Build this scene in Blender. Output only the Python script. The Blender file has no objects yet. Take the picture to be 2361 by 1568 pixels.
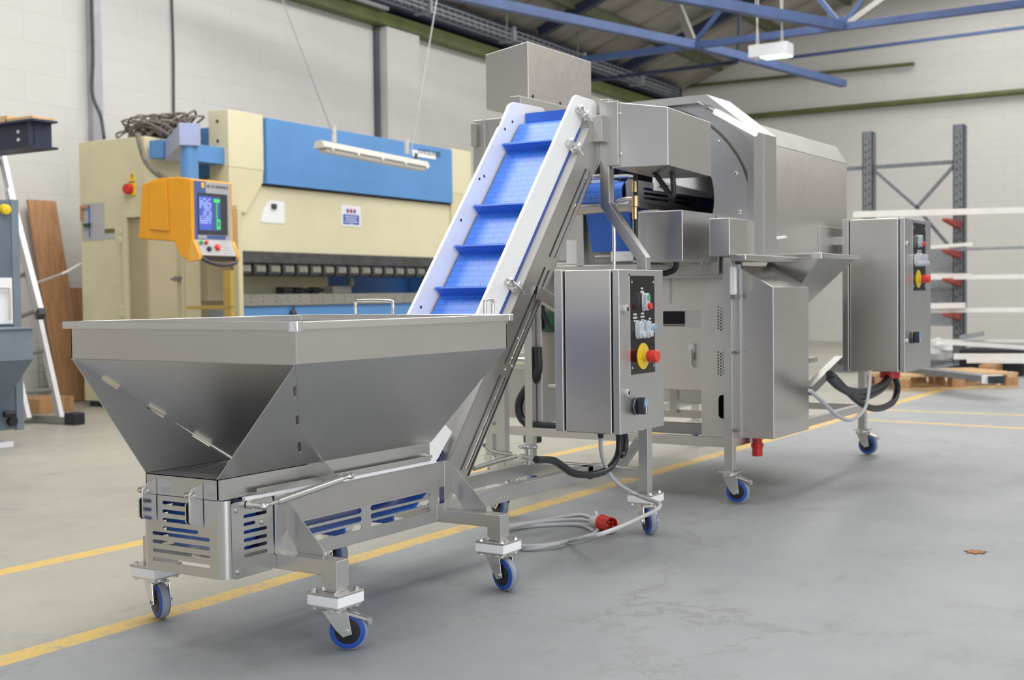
import bpy, bmesh, math, random
from mathutils import Vector, Matrix
from mathutils.geometry import tessellate_polygon
random.seed(7)
PI = math.pi
scene = bpy.context.scene
COL = scene.collection

# ------------------------------------------------------------------ camera survey
W, H = 2361, 1568
FPX, PIT, ROL, YAW, CH = 2900.0, 3.593e-2, -1.198e-2, -5.699e-1, 0.92
cp, sp = math.cos(PIT), math.sin(PIT)
FW = Vector((math.sin(YAW)*cp, math.cos(YAW)*cp, -sp))
r0 = Vector((math.cos(YAW), -math.sin(YAW), 0)); u0 = r0.cross(FW)
cr, sr = math.cos(ROL), math.sin(ROL)
RT = r0*cr + u0*sr; UP = r0*-sr + u0*cr
CAM = Vector((0, 0, CH))
AA = math.radians(-2.72)                     # the left wall and the press brake stand 2.7 degrees off the line of the machines
EX = Vector((math.cos(AA), -math.sin(AA), 0)); EY = Vector((math.sin(AA), math.cos(AA), 0))
def ray(x, y): return FW + RT*((x-W/2)/FPX) - UP*((y-H/2)/FPX)
def onX(v, x, y): d = ray(x, y); return CAM + d*(v/d.x)
def onY(v, x, y): d = ray(x, y); return CAM + d*(v/d.y)
def onZ(v, x, y): d = ray(x, y); return CAM + d*((v-CH)/d.z)
def onL(v, x, y):                            # point on the plane x'=v of the skewed frame, in that frame
    d = ray(x, y); w = d*(v/d.dot(EX)); return Vector((w.dot(EX), w.dot(EY), w.z+CH))
def onLY(v, x, y):
    d = ray(x, y); w = d*(v/d.dot(EY)); return Vector((w.dot(EX), w.dot(EY), w.z+CH))
def loc2w(p): return EX*p[0] + EY*p[1] + Vector((0, 0, p[2]))

# ------------------------------------------------------------------ materials
MATS = {}
def newmat(name):
    m = bpy.data.materials.new(name); m.use_nodes = True
    nt = m.node_tree; b = nt.nodes['Principled BSDF']; MATS[name] = m
    return m, nt, b
def node(nt, t, **kw):
    n = nt.nodes.new(t)
    for k, v in kw.items():
        if k.startswith('i_'): n.inputs[k[2:].replace('_', ' ')].default_value = v
        else: setattr(n, k, v)
    return n
def ramp(nt, fac, stops):
    r = nt.nodes.new('ShaderNodeValToRGB'); e = r.color_ramp.elements
    while len(e) < len(stops): e.new(0.5)
    for k, (p, c) in enumerate(stops):
        e[k].position = p; e[k].color = c if len(c) == 4 else (*c, 1)
    nt.links.new(fac, r.inputs[0]); return r.outputs[0]
def mix(nt, f, a, b, mode='MIX'):
    m = nt.nodes.new('ShaderNodeMix'); m.data_type = 'RGBA'; m.blend_type = mode
    for s, v in ((m.inputs[0], f), (m.inputs[6], a), (m.inputs[7], b)):
        if hasattr(v, 'default_value') and hasattr(v, 'links'): nt.links.new(v, s)
        elif isinstance(v, (int, float)): s.default_value = v
        else: s.default_value = (*v, 1) if len(v) == 3 else v
    return m.outputs[2]
def coords(nt, scale=(1, 1, 1), rot=(0, 0, 0), src='Object'):
    tc = nt.nodes.new('ShaderNodeTexCoord'); mp = nt.nodes.new('ShaderNodeMapping')
    mp.inputs['Scale'].default_value = scale; mp.inputs['Rotation'].default_value = rot
    nt.links.new(tc.outputs[src], mp.inputs[0]); return mp.outputs[0]
def noise(nt, vec, scale, detail=3, rough=.5):
    n = node(nt, 'ShaderNodeTexNoise'); n.inputs['Scale'].default_value = scale
    n.inputs['Detail'].default_value = detail; n.inputs['Roughness'].default_value = rough
    nt.links.new(vec, n.inputs['Vector']); return n.outputs[0]
def bump(nt, b, h, strength=.1, dist=.002):
    n = node(nt, 'ShaderNodeBump'); n.inputs['Strength'].default_value = strength; n.inputs['Distance'].default_value = dist
    nt.links.new(h, n.inputs['Height']); nt.links.new(n.outputs[0], b.inputs['Normal'])
def plain(name, col, rough=.5, metal=0, var=.06, nscale=6, spec=None):
    m, nt, b = newmat(name)
    v = coords(nt); n = noise(nt, v, nscale, 4, .6)
    c = ramp(nt, n, [(.3, tuple(x*(1-var) for x in col)), (.7, tuple(min(1, x*(1+var)) for x in col))])
    nt.links.new(c, b.inputs['Base Color'])
    b.inputs['Roughness'].default_value = rough; b.inputs['Metallic'].default_value = metal
    return m
def steel(name, col=(.56, .55, .54), rough=.3, grain=(2, 90, 2), var=.03, rv=.025):
    m, nt, b = newmat(name)
    v = coords(nt, grain); n = noise(nt, v, 14, 3, .6); v2 = coords(nt); n2 = noise(nt, v2, 3.5, 3, .6)
    c = ramp(nt, n2, [(.3, tuple(x*(1-var) for x in col)), (.7, tuple(min(1, x*(1+var)) for x in col))])
    nt.links.new(c, b.inputs['Base Color']); b.inputs['Metallic'].default_value = 1
    mr = node(nt, 'ShaderNodeMapRange'); nt.links.new(n, mr.inputs[0])
    mr.inputs[1].default_value = .3; mr.inputs[2].default_value = .7
    mr.inputs[3].default_value = rough-rv; mr.inputs[4].default_value = rough+rv
    nt.links.new(mr.outputs[0], b.inputs['Roughness'])
    return m
steel('steel', (.62, .61, .60), .33, (2, 2, 90))
steel('steel_side', (.60, .595, .59), .39, (90, 2, 2))
steel('steel_dull', (.56, .545, .525), .40, (1, 1, 1), .04, .02)
steel('steel_dark', (.36, .35, .34), .45, (2, 60, 2), .06)
steel('steel_tube', (.62, .61, .595), .30, (1, 1, 1), .02, .01)
steel('steel_bright', (.76, .75, .73), .20, (1, 1, 1), .02, .01)
steel('steel_warm', (.66, .63, .605), .32, (90, 2, 2))
plain('white_plastic', (.95, .955, .965), .35, 0, .01)
plain('nut_dark', (.05, .055, .07), .35, .5)
plain('wheel_blue', (.025, .085, .42), .4, 0, .1, 30)
plain('wheel_grey', (.30, .33, .38), .6, 0, .06, 30)
plain('rubber_black', (.012, .013, .017), .38, 0, .2)
plain('cable_grey', (.50, .51, .52), .38, 0, .05)
plain('plug_red', (.62, .02, .02), .35, 0, .05)
plain('plug_white', (.75, .75, .73), .4, 0, .04)
plain('brass', (.75, .55, .3), .3, 1)
plain('panel_black', (.006, .006, .007), .12, 0, .2)
plain('estop_yellow', (.85, .58, .02), .35, 0, .03)
plain('estop_red', (.75, .05, .035), .3, 0, .05)
plain('button_green', (.1, .45, .2), .3)
plain('switch_blue', (.22, .42, .62), .3, 0, .1)
plain('switch_dark', (.02, .025, .035), .3)
plain('print_white', (.75, .78, .8), .5, 0, .02)
plain('cream', (.64, .585, .385), .45, 0, .07, 2.5)
plain('cream_tan', (.47, .385, .22), .5, 0, .09, 2.5)
plain('cream_light', (.68, .63, .44), .45, 0, .04, 2)
plain('brake_blue', (.10, .265, .56), .40, 0, .06, 2)
plain('brake_blue_dark', (.035, .13, .36), .45, 0, .1, 2)
plain('tool_grey', (.085, .085, .088), .42, .4, .3, 9)
plain('bed_grey', (.27, .26, .23), .5, .3, .12, 7)
plain('orange', (.80, .345, .01), .38, 0, .07, 5)
plain('orange_light', (.85, .42, .06), .38, 0, .04, 5)
plain('pendant_blue', (.07, .12, .34), .4)
plain('pendant_grey', (.42, .42, .43), .4)
plain('grip_dark', (.04, .04, .05), .5)
plain('led_green', (.05, .4, .1), .3)
plain('paper', (.80, .80, .82), .7, 0, .01)
plain('sign_blue', (.07, .11, .48), .6, 0, .02)
plain('ink', (.04, .04, .05), .6)
plain('lilac', (.35, .40, .62), .45)
plain('wood_ply', (.46, .24, .115), .65, 0, .2, 5)
plain('wood_pale', (.62, .42, .22), .7, 0, .15, 8)
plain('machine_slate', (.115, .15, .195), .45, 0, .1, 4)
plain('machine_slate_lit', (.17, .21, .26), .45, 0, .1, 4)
plain('beam_navy', (.018, .026, .06), .5, 0, .2, 5)
plain('truss_blue', (.055, .095, .23), .5, 0, .18, 3)
plain('aluminium', (.62, .62, .64), .38, .6, .06, 8)
plain('purlin_green', (.085, .10, .05), .7, 0, .2, 3)
plain('gutter_green', (.12, .15, .045), .6, 0, .2, 3)
plain('pipe_green', (.10, .115, .04), .6, 0, .2, 2)
plain('conduit', (.42, .42, .44), .5, .3, .1)
plain('conduit_dark', (.09, .10, .12), .5)
plain('wall_cable', (.06, .065, .075), .5)
plain('cable_mess', (.17, .15, .12), .6, 0, .35, 20)
plain('galvanised', (.33, .35, .37), .45, .5, .2, 30)
plain('rack_grey', (.17, .18, .20), .5, .2, .25, 25)
plain('rack_red', (.34, .045, .025), .5, 0, .15, 8)
plain('bar_white', (.84, .83, .80), .4, 0, .06, 5)
plain('lamp_body', (.56, .54, .49), .5, 0, .05)
plain('lamp_diffuser', (.62, .60, .56), .3, 0, .03)
plain('film_white', (.60, .61, .62), .3, 0, .15, 14)
plain('olive', (.14, .13, .03), .5)
plain('leaf', (.30, .14, .07), .7)
plain('box_dark_green', (.015, .07, .035), .5, 0, .2)
plain('wire_pale', (.6, .6, .56), .5)
plain('dark_interior', (.02, .02, .025), .8)  # near-black: shade of recesses painted in; the dark crate uses it too
def emis(name, col, s):
    m, nt, b = newmat(name); b.inputs['Base Color'].default_value = (*col, 1)
    b.inputs['Emission Color'].default_value = (*col, 1); b.inputs['Emission Strength'].default_value = s
    return m
emis('lamp_glow', (.65, 1, .72), 1.8)
emis('tube_glare', (1, .93, .8), 1.1)  # emission stands for glare on the white tube of the drum housing
def glass(name, col, alpha, rough=.15):
    m, nt, b = newmat(name); b.inputs['Base Color'].default_value = (*col, 1)
    b.inputs['Roughness'].default_value = rough; b.inputs['Alpha'].default_value = alpha
    return m
glass('guard_clear', (.50, .42, .26), .30)
glass('clear_cap', (.72, .76, .84), .72, .1)

# blue modular belt, UV in metres (u across, v along)
m, nt, b = newmat('belt_blue')
uv = node(nt, 'ShaderNodeUVMap'); uv.uv_map = 'UVMap'
bt = node(nt, 'ShaderNodeTexBrick'); nt.links.new(uv.outputs[0], bt.inputs['Vector'])
bt.offset = .5; bt.inputs['Scale'].default_value = 1
bt.inputs['Color1'].default_value = (.05, .21, .80, 1); bt.inputs['Color2'].default_value = (.055, .23, .83, 1)
bt.inputs['Mortar'].default_value = (.02, .10, .52, 1); bt.inputs['Mortar Size'].default_value = .0012
bt.inputs['Brick Width'].default_value = .075; bt.inputs['Row Height'].default_value = .0254
mp = node(nt, 'ShaderNodeMapping'); nt.links.new(uv.outputs[0], mp.inputs[0])
wv = node(nt, 'ShaderNodeTexWave'); wv.bands_direction = 'X'; wv.inputs['Scale'].default_value = 40
nt.links.new(mp.outputs[0], wv.inputs['Vector'])
nt.links.new(bt.outputs[0], b.inputs['Base Color']); b.inputs['Roughness'].default_value = .3; b.inputs['Specular IOR Level'].default_value = .8
n2 = node(nt, 'ShaderNodeBump'); n2.inputs['Strength'].default_value = .25; n2.inputs['Distance'].default_value = .0015; n2.invert = True
nt.links.new(bt.outputs['Fac'], n2.inputs['Height']); nt.links.new(n2.outputs[0], b.inputs['Normal'])
# ribbed blue cleat
m, nt, b = newmat('cleat_blue')
v = coords(nt); wv = node(nt, 'ShaderNodeTexWave'); wv.bands_direction = 'X'; wv.inputs['Scale'].default_value = 60
nt.links.new(v, wv.inputs['Vector'])
c = ramp(nt, wv.outputs[1], [(.2, (.02, .10, .52)), (.8, (.05, .20, .75))]); nt.links.new(c, b.inputs['Base Color'])
b.inputs['Roughness'].default_value = .32; bump(nt, b, wv.outputs[1], .4, .001)

# painted block wall
def wallmat(name, bw, bh, col, mort, rotx, ms=.006, stain=(.5, .48, .45)):
    m, nt, b = newmat(name)
    v = coords(nt, (1, 1, 1), rotx)
    bt = node(nt, 'ShaderNodeTexBrick'); nt.links.new(v, bt.inputs['Vector']); bt.offset = .5
    bt.inputs['Scale'].default_value = 1; bt.inputs['Brick Width'].default_value = bw; bt.inputs['Row Height'].default_value = bh
    bt.inputs['Color1'].default_value = (*col, 1); bt.inputs['Color2'].default_value = (*[x*.975 for x in col], 1)
    bt.inputs['Mortar'].default_value = (*mort, 1); bt.inputs['Mortar Size'].default_value = ms; bt.inputs['Mortar Smooth'].default_value = .4
    n = noise(nt, coords(nt), .9, 5, .6); f = ramp(nt, n, [(.45, (0, 0, 0)), (.8, (.28, .28, .28))])
    c = mix(nt, f, bt.outputs[0], stain)
    nt.links.new(c, b.inputs['Base Color']); b.inputs['Roughness'].default_value = .55
    bump(nt, b, noise(nt, coords(nt), 25, 3), .15, .003)
    return m
wallmat('wall_block', .9, .27, (.64, .63, .605), (.565, .555, .53), (0, PI/2, 0), .005)
# object x' normal wall: brick needs (y,z) -> rotate coordinates
for nme, order in (('wall_block', 'yz'), ):
    nt = MATS[nme].node_tree
    bt = [n for n in nt.nodes if n.type == 'TEX_BRICK'][0]
    tc = nt.nodes.new('ShaderNodeTexCoord'); sx = nt.nodes.new('ShaderNodeSeparateXYZ'); cx = nt.nodes.new('ShaderNodeCombineXYZ')
    nt.links.new(tc.outputs['Object'], sx.inputs[0]); nt.links.new(sx.outputs['Y'], cx.inputs['X']); nt.links.new(sx.outputs['Z'], cx.inputs['Y'])
    nt.links.new(cx.outputs[0], bt.inputs['Vector'])
wallmat('wall_far', .45, .15, (.62, .61, .585), (.575, .565, .54), (0, 0, 0), .010)
nt = MATS['wall_far'].node_tree
bt = [n for n in nt.nodes if n.type == 'TEX_BRICK'][0]
tc = nt.nodes.new('ShaderNodeTexCoord'); sx = nt.nodes.new('ShaderNodeSeparateXYZ'); cx = nt.nodes.new('ShaderNodeCombineXYZ')
nt.links.new(tc.outputs['Object'], sx.inputs[0]); nt.links.new(sx.outputs['X'], cx.inputs['X']); nt.links.new(sx.outputs['Z'], cx.inputs['Y'])
nt.links.new(cx.outputs[0], bt.inputs['Vector'])

# painted, worn concrete floor with the aisle lines painted on it
m, nt, b = newmat('floor_paint')
v = coords(nt)
n1 = noise(nt, v, .7, 6, .62); n2 = noise(nt, v, 9, 5, .7); n3 = noise(nt, v, 3, 8, .75)
base = ramp(nt, n1, [(.3, (.245, .262, .275)), (.52, (.295, .313, .325)), (.75, (.345, .358, .36))])
sx = node(nt, 'ShaderNodeSeparateXYZ'); nt.links.new(v, sx.inputs[0])
def math_(op, a, b_=None, c_=None):
    n = nt.nodes.new('ShaderNodeMath'); n.operation = op
    for s, q in zip(n.inputs, (a, b_, c_)):
        if q is None: continue
        if isinstance(q, (int, float)): s.default_value = q
        else: nt.links.new(q, s)
    return n.outputs[0]
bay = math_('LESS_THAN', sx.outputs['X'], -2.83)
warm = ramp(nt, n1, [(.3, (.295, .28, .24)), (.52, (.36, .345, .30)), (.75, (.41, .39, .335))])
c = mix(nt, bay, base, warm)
# scuffs and dirt
ns = noise(nt, coords(nt, (1, .35, 1), (0, 0, .5)), 7, 8, .8)
stk = ramp(nt, ns, [(.55, (0, 0, 0)), (.66, (.35, .35, .35))]); c = mix(nt, stk, c, (.20, .20, .195))
stl = ramp(nt, ns, [(.30, (.3, .3, .3)), (.42, (0, 0, 0))]); c = mix(nt, stl, c, (.46, .465, .46))
scf = ramp(nt, n3, [(.56, (0, 0, 0)), (.68, (.45, .45, .45))]); c = mix(nt, scf, c, (.22, .215, .205))
sp_ = ramp(nt, n2, [(.66, (0, 0, 0)), (.78, (.5, .5, .5))]); c = mix(nt, sp_, c, (.52, .52, .50))
# hairline cracks
vo = node(nt, 'ShaderNodeTexVoronoi'); vo.feature = 'DISTANCE_TO_EDGE'; vo.inputs['Scale'].default_value = .42
vd = noise(nt, v, 1.6, 5, .7); mv = node(nt, 'ShaderNodeVectorMath'); mv.operation = 'ADD'
cb = node(nt, 'ShaderNodeCombineXYZ'); nt.links.new(vd, cb.inputs[0]); nt.links.new(n3, cb.inputs[1])
nt.links.new(v, mv.inputs[0]); nt.links.new(cb.outputs[0], mv.inputs[1]); nt.links.new(mv.outputs[0], vo.inputs['Vector'])
crk = ramp(nt, vo.outputs[0], [(0, (.4, .4, .4)), (.004, (0, 0, 0))]); c = mix(nt, crk, c, (.14, .13, .12))
# yellow lines
def strip(expr_center, half):
    d = math_('ABSOLUTE', expr_center); return math_('LESS_THAN', d, half)
l1 = strip(math_('ADD', math_('MULTIPLY', sx.outputs['Y'], .0078), math_('ADD', sx.outputs['X'], 2.811)), .043)
l1 = math_('MULTIPLY', l1, math_('LESS_THAN', sx.outputs['Y'], 12.2))
l2 = strip(math_('ADD', math_('MULTIPLY', sx.outputs['Y'], -.0197), math_('ADD', sx.outputs['X'], 3.806)), .043)
l2 = math_('MULTIPLY', l2, math_('LESS_THAN', sx.outputs['Y'], 8))
l3 = strip(math_('ADD', math_('MULTIPLY', sx.outputs['X'], .087), math_('ADD', sx.outputs['Y'], -8.63)), .04)
l3 = math_('MULTIPLY', l3, math_('GREATER_THAN', sx.outputs['X'], -2.85))
l4 = strip(math_('ADD', sx.outputs['Y'], -9.68), .04); l4 = math_('MULTIPLY', l4, math_('GREATER_THAN', sx.outputs['X'], -2.9))
ln = math_('MAXIMUM', math_('MAXIMUM', l1, l2), math_('MAXIMUM', l3, l4))
wear = ramp(nt, noise(nt, v, 11, 8, .8), [(.36, (.15, .15, .15)), (.5, (.92, .92, .92))])
wn = node(nt, 'ShaderNodeRGBToBW'); nt.links.new(wear, wn.inputs[0])
lnw = math_('MULTIPLY', ln, wn.outputs[0])
c = mix(nt, lnw, c, (.68, .46, .11))
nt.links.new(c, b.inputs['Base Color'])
rr = ramp(nt, n3, [(.3, (.34, .34, .34)), (.7, (.56, .56, .56))]); nt.links.new(rr, b.inputs['Roughness'])
bump(nt, b, n3, .12, .004)

# roof sheets
m, nt, b = newmat('roof_sheet')
v = coords(nt)
wv = node(nt, 'ShaderNodeTexWave'); wv.bands_direction = 'Y'; wv.inputs['Scale'].default_value = .32; wv.inputs['Distortion'].default_value = .3
nt.links.new(v, wv.inputs['Vector'])
n = noise(nt, coords(nt, (.3, 1.2, 1)), 1.5, 5, .65)
c = ramp(nt, n, [(.3, (.24, .22, .19)), (.7, (.42, .39, .35))])
s_ = ramp(nt, wv.outputs[1], [(.0, (.45, .45, .45)), (.06, (0, 0, 0))]); c = mix(nt, s_, c, (.09, .08, .07))
nt.links.new(c, b.inputs['Base Color']); b.inputs['Roughness'].default_value = .8
# plywood grain
m = MATS['wood_ply']; nt = m.node_tree; b = nt.nodes['Principled BSDF']
n = noise(nt, coords(nt, (8, 8, .8)), 4, 6, .7); c = ramp(nt, n, [(.25, (.30, .135, .055)), (.5, (.47, .25, .12)), (.8, (.56, .33, .17))])
nt.links.new(c, b.inputs['Base Color'])

# ------------------------------------------------------------------ mesh helpers
class MB:
    def __init__(s): s.v = []; s.f = []; s.uv = None; s.sm = False; s.bev = 0
    def quad(s, *p):
        k = len(s.v); s.v += [Vector(q) for q in p]; s.f.append(tuple(range(k, k+len(p)))); return s
    def hexa(s, p):                     # p: 4 bottom, 4 top (same winding)
        k = len(s.v); s.v += [Vector(q) for q in p]
        for f in ((0, 3, 2, 1), (4, 5, 6, 7), (0, 1, 5, 4), (1, 2, 6, 5), (2, 3, 7, 6), (3, 0, 4, 7)):
            s.f.append(tuple(k+i for i in f))
        return s
    def box(s, x0, x1, y0, y1, z0, z1):
        return s.hexa([(x0, y0, z0), (x1, y0, z0), (x1, y1, z0), (x0, y1, z0), (x0, y0, z1), (x1, y0, z1), (x1, y1, z1), (x0, y1, z1)])
    def prism(s, poly, axis, a, b):     # polygon in the other two axes, extruded along axis
        def P(u, v, w):
            return {'x': (w, u, v), 'y': (u, w, v), 'z': (u, v, w)}[axis]
        n = len(poly); k = len(s.v)
        s.v += [Vector(P(u, v, a)) for u, v in poly] + [Vector(P(u, v, b)) for u, v in poly]
        s.f.append(tuple(range(k, k+n))[::-1]); s.f.append(tuple(range(k+n, k+2*n)))
        for i in range(n):
            j = (i+1) % n; s.f.append((k+i, k+j, k+n+j, k+n+i))
        return s
    def sheet(s, o, u, v, outer, holes, t):   # flat plate with holes: origin, two unit axes, 2D loops, thickness along -n
        o, u, v = Vector(o), Vector(u), Vector(v); nrm = u.cross(v).normalized()
        loops = [outer] + holes
        tri = tessellate_polygon([[Vector((p[0], p[1], 0)) for p in L] for L in loops])
        flat = [p for L in loops for p in L]; k = len(s.v); n = len(flat)
        s.v += [o+u*p[0]+v*p[1] for p in flat] + [o+u*p[0]+v*p[1]-nrm*t for p in flat]
        for a, b_, c_ in tri:
            pa, pb, pc = flat[a], flat[b_], flat[c_]
            area = (pb[0]-pa[0])*(pc[1]-pa[1])-(pc[0]-pa[0])*(pb[1]-pa[1])
            if area < 0: b_, c_ = c_, b_
            s.f.append((k+a, k+b_, k+c_)); s.f.append((k+n+a, k+n+c_, k+n+b_))
        i0 = 0
        for L in loops:
            m_ = len(L)
            for i in range(m_):
                j = (i+1) % m_; s.f.append((k+i0+i, k+n+i0+i, k+n+i0+j, k+i0+j))
            i0 += m_
        return s
    def cyl(s, p0, p1, r, n=16, r1=None, cap=True):
        p0, p1 = Vector(p0), Vector(p1); d = (p1-p0).normalized()
        a = d.orthogonal().normalized(); b_ = d.cross(a); k = len(s.v); r1 = r if r1 is None else r1
        for p, rr in ((p0, r), (p1, r1)):
            for i in range(n):
                t = 2*PI*i/n; s.v.append(p+(a*math.cos(t)+b_*math.sin(t))*rr)
        for i in range(n):
            j = (i+1) % n; s.f.append((k+i, k+j, k+n+j, k+n+i))
        if cap: s.f.append(tuple(range(k, k+n))[::-1]); s.f.append(tuple(range(k+n, k+2*n)))
        return s
    def lathe(s, c, axis, prof, n=28):  # prof: (radius, distance along axis)
        c, d = Vector(c), Vector(axis).normalized(); a = d.orthogonal().normalized(); b_ = d.cross(a); k = len(s.v)
        for r, h in prof:
            for i in range(n):
                t = 2*PI*i/n; s.v.append(c+d*h+(a*math.cos(t)+b_*math.sin(t))*r)
        m_ = len(prof)
        for q in range(m_-1):
            for i in range(n):
                j = (i+1) % n; s.f.append((k+q*n+i, k+q*n+j, k+(q+1)*n+j, k+(q+1)*n+i))
        s.f.append(tuple(range(k, k+n))[::-1]); s.f.append(tuple(range(k+(m_-1)*n, k+m_*n)))
        return s
    def tube(s, pts, r, n=10, closed=False):
        pts = [Vector(p) for p in pts]; m_ = len(pts); k = len(s.v); nrm = None
        for i, p in enumerate(pts):
            if closed: d = pts[(i+1) % m_]-pts[i-1]
            else: d = (pts[min(i+1, m_-1)]-pts[max(i-1, 0)])
            d.normalize()
            nrm = d.orthogonal().normalized() if nrm is None else (nrm-d*nrm.dot(d)).normalized()
            b_ = d.cross(nrm)
            for q in range(n):
                t = 2*PI*q/n; s.v.append(p+(nrm*math.cos(t)+b_*math.sin(t))*r)
        for i in range(m_ if closed else m_-1):
            i2 = (i+1) % m_
            for q in range(n):
                q2 = (q+1) % n; s.f.append((k+i*n+q, k+i*n+q2, k+i2*n+q2, k+i2*n+q))
        if not closed: s.f.append(tuple(range(k, k+n))[::-1]); s.f.append(tuple(range(k+(m_-1)*n, k+m_*n)))
        s.sm = True; return s
    def bar(s, p0, p1, w, h=None, up=(0, 0, 1)):   # rectangular bar between two points
        h = h or w; p0, p1 = Vector(p0), Vector(p1); d = (p1-p0).normalized(); up = Vector(up)
        if abs(d.dot(up)) > .98: up = Vector((0, 1, 0))
        a = d.cross(up).normalized()*(w/2); b_ = a.cross(d).normalized()*(h/2)
        return s.hexa([p0-a-b_, p0+a-b_, p0+a+b_, p0-a+b_, p1-a-b_, p1+a-b_, p1+a+b_, p1-a+b_])
ORG = {}
def smooth_path(pts, k=8):
    P = [Vector(p) for p in pts]; P = [P[0]*2-P[1]] + P + [P[-1]*2-P[-2]]; out = []
    for i in range(1, len(P)-2):
        for j in range(k):
            t = j/k; a, b_, c_, d = P[i-1], P[i], P[i+1], P[i+2]
            out.append(.5*((2*b_)+(-a+c_)*t+(2*a-5*b_+4*c_-d)*t*t+(-a+3*b_-3*c_+d)*t**3))
    out.append(P[-2]); return out
def tag(o, label=None, cat=None, group=None, kind=None):
    for k, v in (('label', label), ('category', cat), ('group', group), ('kind', kind)):
        if v: o[k] = v
    return o
def thing(name, loc, label, cat, group=None, skew=False):
    """Empty at the thing's base; its parts are given in world (or, with skew, in the left wall's) coordinates."""
    o = bpy.data.objects.new(name, None); COL.objects.link(o); o.empty_display_size = .2
    loc = Vector(loc); o.location = loc2w(loc) if skew else loc
    if skew: o.rotation_euler = (0, 0, -AA)
    ORG[o] = loc; return tag(o, label, cat, group)
def part(name, mb, mat, parent=None, bev=0, smooth=None, skew=False, loc=None):
    me = bpy.data.meshes.new(name); o = bpy.data.objects.new(name, me); COL.objects.link(o)
    if parent is not None: o.parent = parent; org = ORG[parent]; ORG[o] = org
    elif skew:
        org = Vector(loc if loc is not None else (0, 0, 0)); o.location = loc2w(org); o.rotation_euler = (0, 0, -AA); ORG[o] = org
    else:
        org = Vector(loc if loc is not None else (0, 0, 0)); o.location = org; ORG[o] = org
    me.from_pydata([tuple(v-org) for v in mb.v], [], mb.f); me.materials.append(MATS[mat])
    b_ = bmesh.new(); b_.from_mesh(me)
    if mb.uv is None: bmesh.ops.recalc_face_normals(b_, faces=b_.faces)
    b_.to_mesh(me); b_.free()
    if mb.uv is not None:
        L = me.uv_layers.new(name='UVMap')
        for p in me.polygons:
            for li in p.loop_indices: L.data[li].uv = mb.uv[me.loops[li].vertex_index]
    if smooth or (smooth is None and mb.sm):
        for p in me.polygons: p.use_smooth = True
        try: me.set_sharp_from_angle(angle=math.radians(38))
        except Exception: pass
    if bev:
        md = o.modifiers.new('Bevel', 'BEVEL'); md.width = bev; md.segments = 2; md.limit_method = 'ANGLE'; md.angle_limit = math.radians(40)
        md.harden_normals = True
        for p in me.polygons: p.use_smooth = True
        try: me.set_sharp_from_angle(angle=math.radians(60))
        except Exception: pass
    return o
def rrect(u0, u1, v0, v1, r, n=4):
    out = []
    for cx, cy, a0 in ((u1-r, v0+r, -90), (u1-r, v1-r, 0), (u0+r, v1-r, 90), (u0+r, v0+r, 180)):
        for i in range(n+1):
            t = math.radians(a0+90*i/n); out.append((cx+r*math.cos(t), cy+r*math.sin(t)))
    return out
def slot(u0, u1, v0, v1): return rrect(u0, u1, v0, v1, (v1-v0)/2*.98)
def text(name, s, size, origin, u, v, mat, parent, skew=False):
    cu = bpy.data.curves.new(name, 'FONT'); cu.body = s; cu.size = size; cu.extrude = .0006
    o = bpy.data.objects.new('tmp', cu); COL.objects.link(o)
    dg = bpy.context.evaluated_depsgraph_get(); me = bpy.data.meshes.new_from_object(o.evaluated_get(dg))
    bpy.data.objects.remove(o); o = bpy.data.objects.new(name, me); COL.objects.link(o)
    me.materials.clear(); me.materials.append(MATS[mat])
    u, v = Vector(u).normalized(), Vector(v).normalized(); n = u.cross(v)
    M = Matrix((u, v, n)).transposed().to_4x4(); M.translation = Vector(origin)-ORG[parent]
    me.transform(M); o.parent = parent; ORG[o] = ORG[parent]; return o
def screws(mb, pts, nrm, r=.004, h=.003):
    nrm = Vector(nrm)
    for p in pts:
        p = Vector(p); mb.lathe(p, nrm, [(r, 0), (r, h*.5), (r*.75, h*.9), (r*.3, h)], 12)
    mb.sm = True; return mb

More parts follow.
